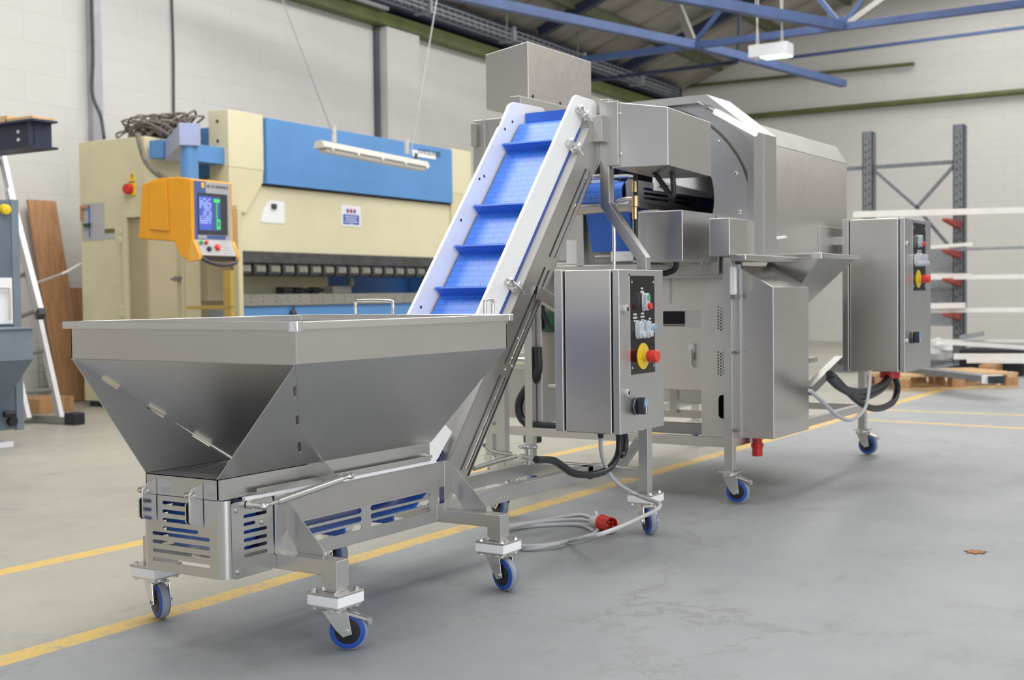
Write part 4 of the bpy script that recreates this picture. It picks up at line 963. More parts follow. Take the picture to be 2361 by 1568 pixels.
m_ = MB().lathe(a0, ad, [(.010, -.012), (.016, 0), (.022, .010), (.024, .055), (.024, .060)], 20); m_.sm = True; part('plug_body', m_, 'plug_white', pc)
m_ = MB().bar(a0+ad*.03+Vector((0, 0, .022)), a0+ad*.02+Vector((0, 0, .038)), .010, .006); part('plug_clip', m_, 'plug_white', pc)
m_ = MB().lathe(a0, ad, [(.026, .058), (.033, .062), (.033, .070), (.030, .072), (.030, .125), (.026, .125), (.026, .080), (.010, .080)], 28); m_.sm = True; pr_ = part('plug_collar', m_, 'plug_red', pc)
m_ = MB(); q = ad.orthogonal().normalized(); q2 = ad.cross(q)
for i in range(5): t = 2*PI*i/5; cc_ = a0+(q*math.cos(t)+q2*math.sin(t))*.014; m_.cyl(cc_+ad*.08, cc_+ad*.118, .003, 8)
part('plug_pins', m_, 'brass', pr_)

# ================================================================== THE BUILDING
def struct(name, mb, mat, **kw): o = part(name, mb, mat, **kw); o['kind'] = 'structure'; return o
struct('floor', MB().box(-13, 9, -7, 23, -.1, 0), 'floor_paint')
wl = MB().box(-9.7, -9.4, -8, 24, -.1, 4.85); struct('wall_left', wl, 'wall_block', skew=True)
struct('wall_far', MB().prism([(-11.5, -.1), (9, -.1), (9, 9.6), (2.0, 9.9), (-10.7, 5.1), (-11.5, 5.0)], 'y', 22.5, 22.8), 'wall_far')
# pitched roof: rises to the right from the left wall at 0.38
def zr(x): return 4.80+.38*(x+9.4)
def zw(X, Y): return zr(X*.99887+Y*.04746)
rs_ = MB()
for x0, x1, y0, y1 in ((-9.9, -4.6, -8, 24), (-4.6, -2.2, -8, 1.0), (-4.6, -2.2, 10.5, 24), (-2.2, .6, -8, 24)):
    rs_.prism([(x0, zr(x0)), (x1, zr(x1)), (x1, zr(x1)+.06), (x0, zr(x0)+.06)], 'y', y0, y1)
struct('ceiling', rs_, 'roof_sheet', skew=True)
r2 = MB().prism([(.6, zr(.6)), (7.6, zr(.6)-1.6), (7.6, zr(.6)-1.54), (.6, zr(.6)+.06)], 'y', 3.0, 22.5)
struct('trim_9', r2, 'roof_sheet')
struct('dark_flat', MB().box(-.4, 4.6, 22.42, 22.495, 0, 3.4), 'rack_grey')  # unseen dark flat added to darken the cabinet door's reflection
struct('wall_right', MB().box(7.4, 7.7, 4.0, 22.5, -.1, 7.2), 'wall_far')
pr1 = MB().box(-9.4, -9.24, 13.0, 13.72, 0, 4.30); struct('trim_1', pr1, 'wall_block', skew=True)

def top(name, mb, mat, label, cat, group=None, skew=True, bev=0, loc=None):
    c = loc if loc is not None else sum(mb.v, Vector((0, 0, 0)))/len(mb.v)
    return tag(part(name, mb, mat, bev=bev, skew=skew, loc=c), label, cat, group)
# eaves
gg = MB().box(-9.4, -9.22, -8, 22.4, 4.31, 4.46); struct('trim_2', gg, 'gutter_green', skew=True)
gg = MB().box(-9.40, -9.12, -8, 22.4, 4.51, 4.80); struct('trim_3', gg, 'beam_navy', skew=True)
gg = MB().box(-9.20, -9.13, 2, 12.9, 4.462, 4.505); top('eaves_pipe', gg, 'conduit', 'pale pipe along the green gutter at the top left', 'pipe')
# cable tray: wire basket with hangers
tr = MB(); xt0, xt1, zt0, zt1 = -8.98, -8.80, 4.50, 4.62
for (x, z) in ((xt0, zt0), (xt1, zt0), (xt0, zt1), (xt1, zt1), (xt0, zt0+.06), (xt1, zt0+.06)): tr.box(x-.005, x+.005, 8, 21.5, z-.005, z+.005)
y = 8.0
while y < 21.5:
    tr.box(xt0, xt1, y-.004, y+.004, zt0-.004, zt0+.004); tr.box(xt0-.004, xt0+.004, y-.004, y+.004, zt0, zt1); tr.box(xt1-.004, xt1+.004, y-.004, y+.004, zt0, zt1); y += .16
ctr = thing('cable_tray', (-8.9, 14, 4.5), 'galvanised wire basket cable tray hung along the top of the left wall', 'cable tray', skew=True)
part('basket', tr, 'galvanised', ctr)
for y in (11.0, 13.3, 15.4, 17.6, 19.8):
    h = MB().box(-9.02, -8.76, y-.02, y+.02, 4.46, 4.485); h.box(-8.9, -8.885, y-.008, y+.008, 4.47, zr(-8.89)); h.box(-8.80, -8.76, y-.03, y+.03, 4.47, 4.66); part('hanger', h, 'galvanised', ctr)
# purlins along the roof and truss across
for i, x in enumerate((-8.35, -7.15, -5.95)):
    p_ = MB().box(x-.05, x+.05, -8, 22.4, zr(x)-.17, zr(x)-.012); struct('trim_%d' % (4+i), p_, 'purlin_green', skew=True)
for i, (y0) in enumerate((10.5, 19.5)):
    p_ = MB(); x0, x1 = -9.3, .4
    p_.prism([(x0, zr(x0)-.34), (x1, zr(x1)-.34), (x1, zr(x1)-.18), (x0, zr(x0)-.18)], 'y', y0-.08, y0+.08)
    struct('trim_%d' % (7+i), p_, 'beam_navy', skew=True)
def TW(x, y, Y=16.0): return onY(Y, x, y)
ts = thing('roof_truss', (-6, 16, 4.3), 'blue steel roof truss with bottom chord and diagonal members crossing the hall', 'truss')
part('bottom_chord', MB().bar((-9.4, 16, 4.30), (.5, 15.97, 4.30), .09, .09), 'truss_blue', ts, .004)
part('top_chord', MB().bar((-9.7, 16, zw(-9.7, 16)-.20), (-2.0, 16, zw(-2, 16)-.20), .12, .14), 'beam_navy', ts)
for (a, b_, w_, mt) in (((1600, 105), (1548, -25), .10, 'steel_tube'), ((1598, 100), (1565, 30), .04, 'truss_blue'), ((1604, 95), (1700, -25), .05, 'truss_blue'), ((1938, 58), (1875, -20), .06, 'truss_blue'), ((1944, 58), (2000, -15), .05, 'truss_blue'), ((1946, 62), (2052, -15), .07, 'steel_dark')):
    P0, P1 = TW(*a), TW(*b_); part('diagonal', MB().bar(P0, P1, w_, w_, (0, 1, 0)), mt, ts)
part('gusset_plate', MB().prism([(TW(1895, 68).x, 4.30), (TW(1950, 30).x, 4.44), (TW(1960, 58).x, 4.30)], 'y', 15.93, 15.96), 'truss_blue', ts)
def wbar(name, a, b_, w_, mat, label, cat, group=None): return top(name, MB().bar(a, b_, w_, w_), mat, label, cat, group, skew=False)
A = onZ(4.3, 1100, 0); B = onZ(4.3, 1595, 103); Cc = onZ(4.3, 1945, 193)
wbar('wind_brace', A+(A-B)*.8, B, .11, 'truss_blue', 'blue horizontal wind brace crossing the upper middle toward the truss node', 'brace', 'horizontal blue roof braces')
wbar('wind_brace', B+Vector((.05, .05, 0)), Cc, .11, 'truss_blue', 'blue brace running right from the truss node, its free end above the far pipe', 'brace', 'horizontal blue roof braces')
A = onZ(4.3, 1520, -15); B = onZ(4.3, 1938, 60)
wbar('wind_brace', A+(A-B)*.6, B, .12, 'truss_blue', 'blue brace at the top edge right of centre, meeting the second truss node', 'brace', 'horizontal blue roof braces')
wbar('tie_rod', onY(21.5, 1820, 133), onY(21.5, 2400, 58), .05, 'truss_blue', 'thin blue tie rod in front of the far wall at upper right', 'rod')
A = onY(17, 1420, 178); B = onY(17, 1700, 143); m_ = MB().bar(A+(A-B)*.35, B, .05, .05); m_.bar(B, (B.x+.1, 17, zw(B.x, 17)), .03, .03)
top('tie_rod', m_, 'beam_navy', 'thin dark tie rod under the roof above the steel housing', 'rod', skew=False)
# pipes on the far wall
pgr = MB().cyl((-10.2, 22.38, 4.20), (5, 22.38, 4.21), .055, 10); pgr.sm = True; top('wall_pipe', pgr, 'pipe_green', 'long mossy green pipe across the far wall', 'pipe', skew=False)
pgr = MB().cyl(onY(22.38, 1560, 202), onY(22.38, 2108, 147), .035, 10); pgr.sm = True; top('wall_pipe', pgr, 'pipe_green', 'shorter green pipe above, ending in a bend on the far wall', 'pipe', skew=False)
# conduits on the left wall
cd = MB().box(-9.40, -9.33, 8.36, 8.48, .2, 4.31); top('strut_channel', cd, 'conduit', 'grey slotted conduit channel rising up the wall behind the cream cabinet', 'conduit')
cd = MB().tube(smooth_path([onL(-9.30, 211, -10), onL(-9.30, 214, 130), onL(-9.30, 213, 215), onL(-9.2, 232, 268), onL(-8.9, 240, 318)], 6), .016, 8); top('wall_cable', cd, 'wall_cable', 'dark cable running down the channel and into the top of the cream cabinet', 'cable')
cd = MB().tube([onL(-9.38, 396, -10), onL(-9.38, 400, 120), onL(-9.38, 401, 300)], .012, 8); top('wall_cable', cd, 'wall_cable', 'thin dark cable straight down the white wall above the cable heap', 'cable')
cd = MB().box(-9.398, -9.35, 12.92, 12.99, 1.5, 4.3); top('strut_channel', cd, 'conduit_dark', 'dark narrow channel on the wall beside the white pillar', 'conduit')

# ================================================================== PRESS BRAKE
pb = thing('press_brake', (-7.9, 10.2, 0), 'large cream and blue press brake machine against the left wall', 'press brake', skew=True)
F_ = -7.6
part('ram', MB().box(-7.72, F_, 8.30, 11.84, 1.335, 2.02), 'cream_light', pb, .004)
part('ram_cover', MB().box(-7.74, F_+.05, 8.745, 11.83, 1.945, 2.535), 'brake_blue', pb, .004)
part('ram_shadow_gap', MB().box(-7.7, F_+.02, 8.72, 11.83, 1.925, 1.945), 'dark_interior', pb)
for (y0, y1) in ((8.27, 8.725), (11.84, 12.26)):
    c = MB().box(-7.80, F_+.03, y0, y1, 2.06, 2.555); part('column_cover', c, 'cream_light', pb, .005)
    c = MB().prism([(y0, 2.06), (y1, 2.06), (y1-.02, 1.95), (y1-.24, 1.67), (y0, 1.67)], 'x', -7.80, F_+.028); part('column_cover', c, 'cream', pb, .005)
b_ = MB(); screws(b_, [(-7.69, 8.268, z) for z in (2.1, 2.29, 2.46)], (0, -1, 0), .014, .01); part('cover_bolts', b_, 'nut_dark', pb)
sf = MB().prism([(-9.0, 0), (-7.60, 0), (-7.60, 2.0), (-7.66, 2.06), (-7.62, 2.52), (-7.83, 2.50), (-7.83, 2.43), (-7.93, 2.43), (-7.93, 2.26), (-8.0, 2.26), (-8.0, 2.22), (-9.0, 2.22)], 'y', 8.30, 8.36) if 0 else None
for y0 in (8.30, 12.14):
    s_ = MB().prism([(-8.9, .05), (-8.1, .05), (-8.1, 1.9), (-7.80, 2.03), (-7.72, 2.05), (-7.72, 2.52), (-7.82, 2.52), (-7.82, 2.42), (-7.93, 2.42), (-7.93, 2.26), (-8.03, 2.26), (-8.03, 2.2), (-8.9, 2.2)], 'y', y0, y0+.08)
    part('side_frame', s_, 'brake_blue', pb, .003)
part('rear_casing', MB().box(-8.55, -8.15, 8.38, 10.3, .1, 2.1), 'cream', pb, .004)
part('back_plate', MB().box(-8.45, -8.35, 10.3, 12.14, .1, 2.0), 'brake_blue_dark', pb)
part('lower_casing', MB().box(-8.15, -7.95, 8.38, 10.1, .9, 1.34), 'cream', pb)
part('bed', MB().box(-7.95, F_+.02, 8.39, 12.1, .05, .842), 'brake_blue', pb, .004)
bt_ = MB(); holes = []
for i in range(22):
    y = 8.5+.17*i
    for z in (.925, .885): holes.append([(y+.008*math.cos(t*PI/3), z+.008*math.sin(t*PI/3)) for t in range(6)])
bt_.sheet((F_+.04, 0, 0), (0, 1, 0), (0, 0, 1), [(8.39, .848), (12.1, .848), (12.1, .952), (8.39, .952)], holes, .12); part('bed_table', bt_, 'bed_grey', pb)
part('clamp_rail', MB().box(-7.70, F_+.02, 8.30, 11.9, 1.285, 1.335), 'tool_grey', pb, .004)
part('tool_holder', MB().prism([(-7.70, 1.205), (F_-.01, 1.205), (F_+.03, 1.235), (F_+.03, 1.285), (-7.70, 1.285)], 'y', 8.30, 11.9), 'tool_grey', pb, .004)
for i in range(18):
    y = 8.36+.197*i
    t_m = MB().prism([(-7.68, 1.21), (-7.63, 1.21), (-7.60, 1.225), (-7.575, 1.215), (-7.57, 1.14), (-7.60, 1.115), (-7.66, 1.112), (-7.68, 1.13)], 'y', y+.02, y+.172)
    to = part('tool_clamp', t_m, 'tool_grey', pb, .004)
    m_ = MB().box(-7.585, -7.56, y+.04, y+.155, 1.155, 1.205); m_.cyl((-7.56, y+.098, 1.19), (-7.555, y+.098, 1.19), .009, 8); part('clamp_plate', m_, 'bed_grey', to)
bg = MB().box(-7.95, -7.85, 9.3, 9.42, .955, 1.02); bg.cyl((-7.9, 9.42, .985), (-7.9, 9.95, .99), .02, 10); bg.cyl((-7.9, 9.5, .985), (-7.9, 9.6, .985), .035, 10); bg.cyl((-7.9, 9.75, .985), (-7.9, 9.87, .985), .035, 10); part('back_gauge', bg, 'tool_grey', pb)
part('gauge_block', MB().box(-7.95, -7.85, 10.05, 10.35, .955, 1.03), 'lamp_body', pb, .003)
part('gauge_pin', MB().cyl((-7.8, 10.28, 1.11), (-7.8, 10.28, 1.03), .03, 12), 'bed_grey', pb)
bn = MB(); q = onL(-7.55, 677, 721); bn.lathe(q, (0, 0, 1), [(.012, -.05), (.028, -.03), (.032, 0), (.024, .022), (.010, .03), (.008, .06)], 16); part('front_stop_knob', bn, 'nut_dark', pb)
# name plate
q0, q1 = onL(F_+.052, 951, 345), onL(F_+.052, 1004, 368)
pl_ = MB().box(F_+.05, F_+.056, q0.y, q1.y, q1.z, q0.z); po = part('name_plate', pl_, 'paper', pb)
part('name_emblem', MB().box(F_+.056, F_+.058, q0.y+.035, q0.y+.085, q0.z-.09, q0.z-.03), 'ink', po)
text('name_lettering', 'KINGSLAND', .078, (F_+.0565, q0.y+.10, q1.z+.035), (0, 1, 0), (0, 0, 1), 'ink', po)
# pendant arm
am = MB().box(-8.30, -7.72, 7.95, 8.30, 2.02, 2.20); 
am = MB().bar((-7.80, 8.30, 2.12), (-7.42, 7.25, 2.12), .14, .15) if 0 else MB().box(-7.78, -7.62, 7.55, 8.31, 2.08, 2.225); part('pendant_arm', am, 'brake_blue', pb, .004)
TX, TY = -6.80, 7.0
am = MB().bar((-7.66, 7.70, 2.14), (TX+.03, TY-.02, 2.14), .15, .16); part('pendant_arm', am, 'lilac', pb, .004)
am = MB().bar((TX-.02, TY+.016, 2.14), (TX+.06, TY-.05, 2.14), .155, .165); part('arm_end', am, 'lilac', pb, .004)
am = MB().cyl((TX, TY, 2.06), (TX, TY, 1.93), .062, 24); am.cyl((TX, TY, 1.94), (TX, TY, 1.78), .067, 24); am.sm = True; part('pendant_tube', am, 'brake_blue', pb)
am = MB().tube(smooth_path([(-7.7, 7.35, 2.25), (-7.5, 7.25, 2.0), (-7.2, 7.15, 1.85), (TX-.1, 7.02, 1.80)], 6), .022, 8); part('pendant_conduit', am, 'cable_mess', pb)
# pendant body: orange hood, panel facing the room (+x')
y0, y1 = 6.84, 7.245
X_ = -6.62
sh = [(-7.118, 1.780), (-7.016, 1.808), (-6.90, 1.820), (-6.75, 1.815), (X_, 1.795), (X_, 1.35), (X_+.055, 1.235), (X_+.045, 1.215), (-6.68, 1.205), (-6.745, 1.235), (-6.785, 1.30), (-6.795, 1.342), (-7.158, 1.374), (-7.170, 1.39)]
pd = part('pendant', MB().prism(sh, 'y', y0-.012, y1+.018), 'orange', pb, .012)
part('pendant_side', MB().prism([(-7.03, 1.79), (-6.86, 1.80), (-6.84, 1.42), (-7.04, 1.44)], 'y', y0-.024, y0-.013), 'orange', pd, .008)
for yy in (y0-.012, y1-.010): part('pendant_cheek', MB().prism([(X_-.02, 1.35), (X_+.012, 1.35), (X_+.068, 1.235), (X_+.06, 1.20), (X_-.05, 1.19)], 'y', yy-.002, yy+.032), 'orange_light', pd, .006)
face = MB().box(X_, X_+.006, y0+.012, y1-.012, 1.352, 1.785); part('pendant_face', face, 'pendant_grey', pd)
part('blue_panel', MB().box(X_+.006, X_+.008, y0+.012, y0+.13, 1.352, 1.785), 'pendant_blue', pd)
sl = MB(); slab(sl, [(X_+.004, y0+.022, 1.352), (X_+.004, y1-.018, 1.352), (X_+.058, y1-.018, 1.235), (X_+.058, y0+.022, 1.235)], -.006); part('key_panel', sl, 'pendant_grey', pd)
def fp2(s, t, off=.007):   # s along y 0..1, t down the slope 0..1
    return Vector((X_+.004+.054*t+off*.9, y0+.022+(y1-y0-.04)*s, 1.352-.117*t+off*.42))
sl = MB(); slab(sl, [fp2(0, 0, .001), fp2(.32, 0, .001), fp2(.32, 1, .001), fp2(0, 1, .001)], -.002); part('blue_panel', sl, 'pendant_blue', pd)
sl = MB(); slab(sl, [fp2(.34, 0, .001), fp2(.62, 0, .001), fp2(.62, 1, .001), fp2(.34, 1, .001)], -.002); part('stop_panel', sl, 'estop_yellow', pd)
for s, t, mt, r in ((.08, .22, 'led_green', .014), (.22, .22, 'estop_red', .014), (.24, .62, 'switch_dark', .018), (.5, .5, 'estop_red', .024)):
    m_ = MB().lathe(fp2(s, t, .002), (.9, 0, .42), [(r, 0), (r, .02), (r*.8, .028)], 18); m_.sm = True; part('pendant_button', m_, mt, pd)
m_ = MB()
for i in range(5):
    for j in range(3):
        c = fp2(.68+.09*j, .12+.18*i, .003); m_.box(c.x-.003, c.x+.003, c.y-.008, c.y+.008, c.z-.005, c.z+.005)
part('keypad', m_, 'ink', pd)
part('screen_bezel', MB().box(X_+.006, X_+.012, y0+.042, y1-.05, 1.395, 1.70), 'ink', pd, .002)
emis('screen_blue', (.06, .09, .42), .55); emis('screen_green', (.05, .5, .12), .7); emis('screen_text', (.35, .45, .8), .7)
part('screen', MB().box(X_+.012, X_+.0135, y0+.052, y0+.185, 1.425, 1.675), 'screen_blue', pd)
part('screen', MB().box(X_+.012, X_+.0132, y0+.187, y0+.275, 1.425, 1.675), 'pendant_blue', pd)
m_ = MB(); m_.box(X_+.0135, X_+.0145, y0+.232, y0+.240, 1.5, 1.66); m_.box(X_+.0135, X_+.0145, y0+.205, y0+.27, 1.635, 1.66); m_.box(X_+.0135, X_+.0145, y0+.232, y0+.272, 1.435, 1.455); m_.box(X_+.0135, X_+.0145, y0+.232, y0+.244, 1.435, 1.51); m_.box(X_+.0135, X_+.0145, y0+.262, y0+.272, 1.435, 1.51); m_.box(X_+.0135, X_+.0145, y0+.232, y0+.272, 1.495, 1.51); part('screen_drawing', m_, 'screen_green', pd)
m_ = MB()
for i in range(12):
    z = 1.655-.016*i; k = .058
    while k < .172:
        l_ = random.uniform(.006, .018)
        if random.random() < .75: m_.box(X_+.0135, X_+.0142, y0+k, y0+min(k+l_, .18), z-.005, z+.003)
        k += l_+.004
part('screen_lettering', m_, 'screen_text', pd)
part('key_strip', MB().box(X_+.006, X_+.009, y0+.04, y0+.13, 1.362, 1.388), 'pendant_grey', pd); part('key_strip', MB().box(X_+.006, X_+.009, y0+.135, y1-.075, 1.362, 1.388), 'pendant_blue', pd)
part('maker_badge', MB().box(X_+.008, X_+.010, y0+.085, y0+.112, 1.735, 1.775), 'estop_yellow', pd)
text('pendant_lettering', 'BC 53 GRAPHICS', .030, (X_+.0075, y0+.145, 1.742), (0, 1, 0), (0, 0, 1), 'ink', pd)
hn = MB().tube(smooth_path([(X_+.05, y0+.02, 1.225), (X_+.09, y0+.06, 1.185), (X_+.10, y0+.2, 1.165), (X_+.09, y1-.06, 1.185), (X_+.05, y1-.02, 1.225)], 6), .014, 10); part('pendant_handle', hn, 'grip_dark', pd)
part('handle_base', MB().box(X_-.05, X_+.052, y0+.022, y1-.022, 1.20, 1.238), 'grip_dark', pd, .006)
# side guard with clear panels at the left end
GY = 7.505
for xa in (-8.07, -7.455, -6.845):
    part('guard_post', MB().box(xa, xa+.055, GY, GY+.05, 0, 1.60 if xa < -7 else 1.62), 'cream', pb, .003)
part('guard_rail', MB().box(-8.07, -6.80, GY, GY+.05, 1.60, 1.65), 'cream', pb, .003); part('guard_rail', MB().box(-8.07, -6.80, GY, GY+.05, .05, .10), 'cream', pb, .003)
part('clear_panel', MB().box(-8.015, -7.455, GY+.02, GY+.026, .10, 1.60), 'guard_clear', pb); part('clear_panel', MB().box(-7.40, -6.81, GY+.02, GY+.026, .10, 1.60), 'guard_clear', pb)
lk = MB().box(-7.46, -7.40, GY-.03, GY, 1.06, 1.10); lk.cyl((-7.50, GY-.02, 1.08), (-7.38, GY-.02, 1.085), .010, 8); part('guard_latch', lk, 'bed_grey', pb)
for z in (1.50, 1.42, .86, .80): part('guard_hinge', MB().box(-8.09, -8.07, GY-.02, GY, z-.02, z+.03), 'cream_light', pb)
part('yellow_post', MB().box(-7.28, -7.20, GY+.35, GY+.43, 0, 1.15), 'estop_yellow', pb, .003); part('yellow_rail', MB().box(-7.75, -7.20, GY+.35, GY+.40, .83, .86), 'estop_yellow', pb, .003)
# notices taped on the ram
def notice(x0, y0_, x1, y1_): a_, c_ = onL(F_+.002, x0, y0_), onL(F_+.002, x1, y1_); return a_.y, c_.y, c_.z, a_.z
a_, b2_, c_, d_ = notice(600, 460, 656, 516)
m_ = MB(); m_.sheet((F_+.004, 0, 0), (0, 1, 0), (0, 0, 1), [(a_, c_+.01), (a_+.02, c_), (b2_, c_), (b2_, d_), (a_+.12, d_), (a_+.06, d_-.06), (a_+.02, d_-.12)], [], .002)
o = top('paper_notice', m_, 'paper', 'plain white sheet with a curled corner stuck on the cream ram of the press brake', 'notice'); 
k_ = top('magnet', MB().box(F_+.005, F_+.02, a_+.145, a_+.205, d_-.075, d_-.03), 'ink', 'small dark magnet holding the curled white sheet', 'magnet', loc=Vector((F_, a_+.17, d_-.05)))
a_, b2_, c_, d_ = notice(786, 472, 832, 524)
sg = thing('safety_notice', (F_, (a_+b2_)/2, c_), 'white notice with a blue text block and three round symbols on the press brake ram', 'notice', skew=True)
part('sheet', MB().box(F_+.001, F_+.004, a_, b2_, c_, d_), 'paper', sg)
so = part('text_block', MB().box(F_+.004, F_+.0055, a_+.03, b2_-.03, c_+.02, d_-.09), 'sign_blue', sg)
m_ = MB()
for i, w_ in enumerate((.8, .75, .9, .25)):
    L_ = (b2_-a_-.08)*w_; c0 = (a_+b2_)/2-L_/2; k = 0
    while k < L_-.006: l_ = random.uniform(.008, .02); m_.box(F_+.0055, F_+.0062, c0+k, c0+min(k+l_, L_), d_-.118-.024*i, d_-.108-.024*i); k += l_+.005
part('text_lines', m_, 'paper', so)
for i, mt in enumerate(('sign_blue', 'plug_red', 'sign_blue')):
    c = (a_+b2_)/2+(i-1)*.055; part('symbol', MB().lathe((F_+.004, c, d_-.055), (1, 0, 0), [(.022, 0), (.022, .002)], 20), mt, sg)

# ================================================================== CREAM ELECTRICAL CABINET
ec = thing('electrical_cabinet', (-8.15, 7.8, 0), 'tall cream electrical cabinet with a red rotary switch, left of the press brake', 'cabinet', skew=True)
CX0, CX1, CY = -8.535, -7.755, 7.56
s = CY/7.47
CX0, CX1 = -8.522*s, -7.746*s; zt = .92+(2.255-.92)*s
part('body', MB().box(CX0, CX1, CY, CY+.62, .05, zt), 'cream', ec, .006)
part('plinth', MB().box(CX0+.03, CX1-.03, CY+.03, CY+.6, 0, .05), 'nut_dark', ec)
part('door_edge', MB().box(CX1, CX1+.006, CY+.012, CY+.60, .1, zt-.02), 'cream_light', ec)
def C3(x, y): return onLY(CY-.001, x, y)
sw = MB(); q = C3(304, 436); sw.box(q.x-.03, q.x+.045, CY-.015, CY, q.z-.055, q.z+.05); so = part('switch_plate', sw, 'estop_yellow', ec, .003)
sw = MB().lathe((q.x-.012, CY-.015, q.z), (0, -1, 0), [(.045, 0), (.045, .03), (.038, .045)], 20); sw.sm = True; part('rotary_switch', sw, 'plug_red', so)
wt = MB(); q = C3(305, 406); wt.prism([(q.x-.04, q.z-.04), (q.x+.04, q.z-.04), (q.x, q.z+.045)], 'y', CY-.004, CY); wo = part('warning_triangle', wt, 'estop_yellow', ec)
wt = MB().prism([(q.x-.003, q.z+.02), (q.x+.008, q.z+.02), (q.x+.002, q.z+.002), (q.x+.009, q.z+.002), (q.x-.004, q.z-.028), (q.x-.001, q.z-.006), (q.x-.009, q.z-.006)], 'y', CY-.006, CY-.004); part('lightning_symbol', wt, 'ink', wo)
part('switch_label', MB().box(q.x-.045, q.x+.02, CY-.003, CY, q.z-.068, q.z-.048), 'ink', ec)
p0, p1 = C3(188, 470), C3(242, 553); part('sheet', MB().box(p0.x, p1.x, CY-.003, CY, p1.z, p0.z), 'pendant_grey', ec)
p2, p3 = C3(242, 541), C3(264, 550); part('sheet', MB().box(p1.x-.01, p3.x, CY-.003, CY, p3.z, p2.z), 'pendant_grey', ec)
p2, p3 = C3(242, 528), C3(264, 537); part('olive_label', MB().box(p2.x, p3.x, CY-.004, CY, p3.z, p2.z), 'olive', ec)
p0, p1 = C3(188, 475), C3(207, 547)
fr_ = MB().box(p0.x, p1.x, CY-.02, CY-.003, p0.z-.025, p0.z); fr_.box(p0.x, p0.x+.02, CY-.02, CY-.003, p1.z+.14, p0.z-.025); part('brown_frame', fr_, 'wood_ply', ec)
part('blue_strip', MB().box(p1.x, p1.x+.012, CY-.01, CY-.003, p1.z, p0.z), 'sign_blue', ec)
part('green_item', MB().box(p0.x+.045, p0.x+.11, CY-.03, CY-.003, C3(195, 524).z, C3(195, 516).z), 'box_dark_green', ec)
# heap of cables on top
hp_ = []
random.seed(11)
yb0, yb1 = CY+.05, CY+.60
def heap(n0, label, loc0):
    m = MB()
    for i in range(n0+16):
        cx_ = random.uniform(CX0+.42, CX1+.02); cy_ = random.uniform(yb0+.12, yb1-.02); rx = random.uniform(.10, .24); hh = random.uniform(.04, .26)*(1-abs(cx_-(CX1-.22))/.75); a0 = random.uniform(0, 6.28); r_ = random.uniform(.006, .012)
        pts = []
        for j in range(9):
            t = a0+PI*1.5*j/8; pts.append((min(CX1+.12, cx_+rx*math.cos(t)), cy_+.10*math.sin(t), zt+.015+max(0, hh*math.sin(PI*j/8))+random.uniform(0, .02)))
        m.tube(smooth_path(pts, 4), r_, 7)
    return m
hm = heap(46, '', None); o = top('cable_heap', hm, 'cable_mess', 'tangled heap of old grey cables lying on top of the cream cabinet', 'cables', loc=Vector((CX1-.3, CY+.3, zt))); o['kind'] = 'stuff'
lp = MB().tube(smooth_path([onLY(CY+.2, 388, 300), onLY(CY+.2, 372, 285), onLY(CY+.2, 380, 275), onLY(CY+.2, 386, 282), onLY(CY+.2, 381, 300)], 6), .006, 7); top('wire_loop', lp, 'cable_mess', 'single thin wire loop sticking up from the cable heap', 'wire')

# ================================================================== HANGING LAMPS
fl_ = thing('batten_lamp', (-7.15, 8.9, 2.1), 'long grey fluorescent batten lamp hanging on two wires before the blue press brake', 'lamp', 'hanging lamps', skew=True)
LXp = -7.05
a_ = onL(LXp, 735, 338); b2_ = onL(LXp, 988, 372); zc = (a_.z+b2_.z)/2
prof = [(LXp-.07, zc-.01), (LXp-.085, zc+.0), (LXp-.05, zc+.055), (LXp+.05, zc+.055), (LXp+.085, zc), (LXp+.07, zc-.01)]
y1l = b2_.y-.07
def tilt(m): 
    for v in m.v: v.z -= .045*(v.y-a_.y)/(y1l-a_.y)+.012
    return m
prof = [(LXp+(x-LXp)*.78, z) for x, z in prof]
part('housing', tilt(MB().prism(prof, 'y', a_.y, y1l)), 'lamp_body', fl_, .004)
part('diffuser', tilt(MB().prism([(LXp-.052, zc-.01), (LXp-.042, zc-.045), (LXp+.042, zc-.045), (LXp+.052, zc-.01)], 'y', a_.y+.05, y1l-.05)), 'lamp_diffuser', fl_, .01)
for i in range(5): y = a_.y+.12+(b2_.y-a_.y-.24)*i/4; part('clip', tilt(MB().box(LXp+.060, LXp+.070, y-.012, y+.012, zc-.02, zc+.015)), 'bar_white', fl_)
for (x0, y0_, x1, y1_) in ((640, -30, 775, 330), (1012, -30, 947, 358)):
    A = onL(LXp, x1, y1_); B = onL(LXp, x0, y0_); A.z = zc+.05; d_ = (B-A); sc_ = (zr(LXp)-A.z)/d_.z*.98
    part('wire', MB().tube([A, A+d_*sc_], .006, 6), 'conduit', fl_)
for x in (733, 910):
    pass
for y in (a_.y+.22, b2_.y-.38): part('hanger', MB().box(LXp-.012, LXp+.012, y-.02, y+.02, zc+.05, zc+.20), 'lamp_body', fl_)
fl2 = thing('bay_lamp', onY(15.0, 1778, 120), 'lit white box lamp with a greenish glow hanging under the roof at upper right', 'lamp', 'hanging lamps')
q0, q1 = onY(15, 1732, 108), onY(15, 1826, 94); w_ = q1.x-q0.x; z_ = (onY(15, 1812, 97).z+onY(15, 1812, 128).z)/2; d_ = .075
bl_ = MB().box(q0.x, q1.x-.03, 14.9, 15.14, z_-d_, z_+d_); part('housing', bl_, 'print_white', fl2, .004)
part('diffuser', MB().box(q0.x+.15, q1.x-.04, 14.91, 15.13, z_-d_-.012, z_-d_), 'lamp_glow', fl2)
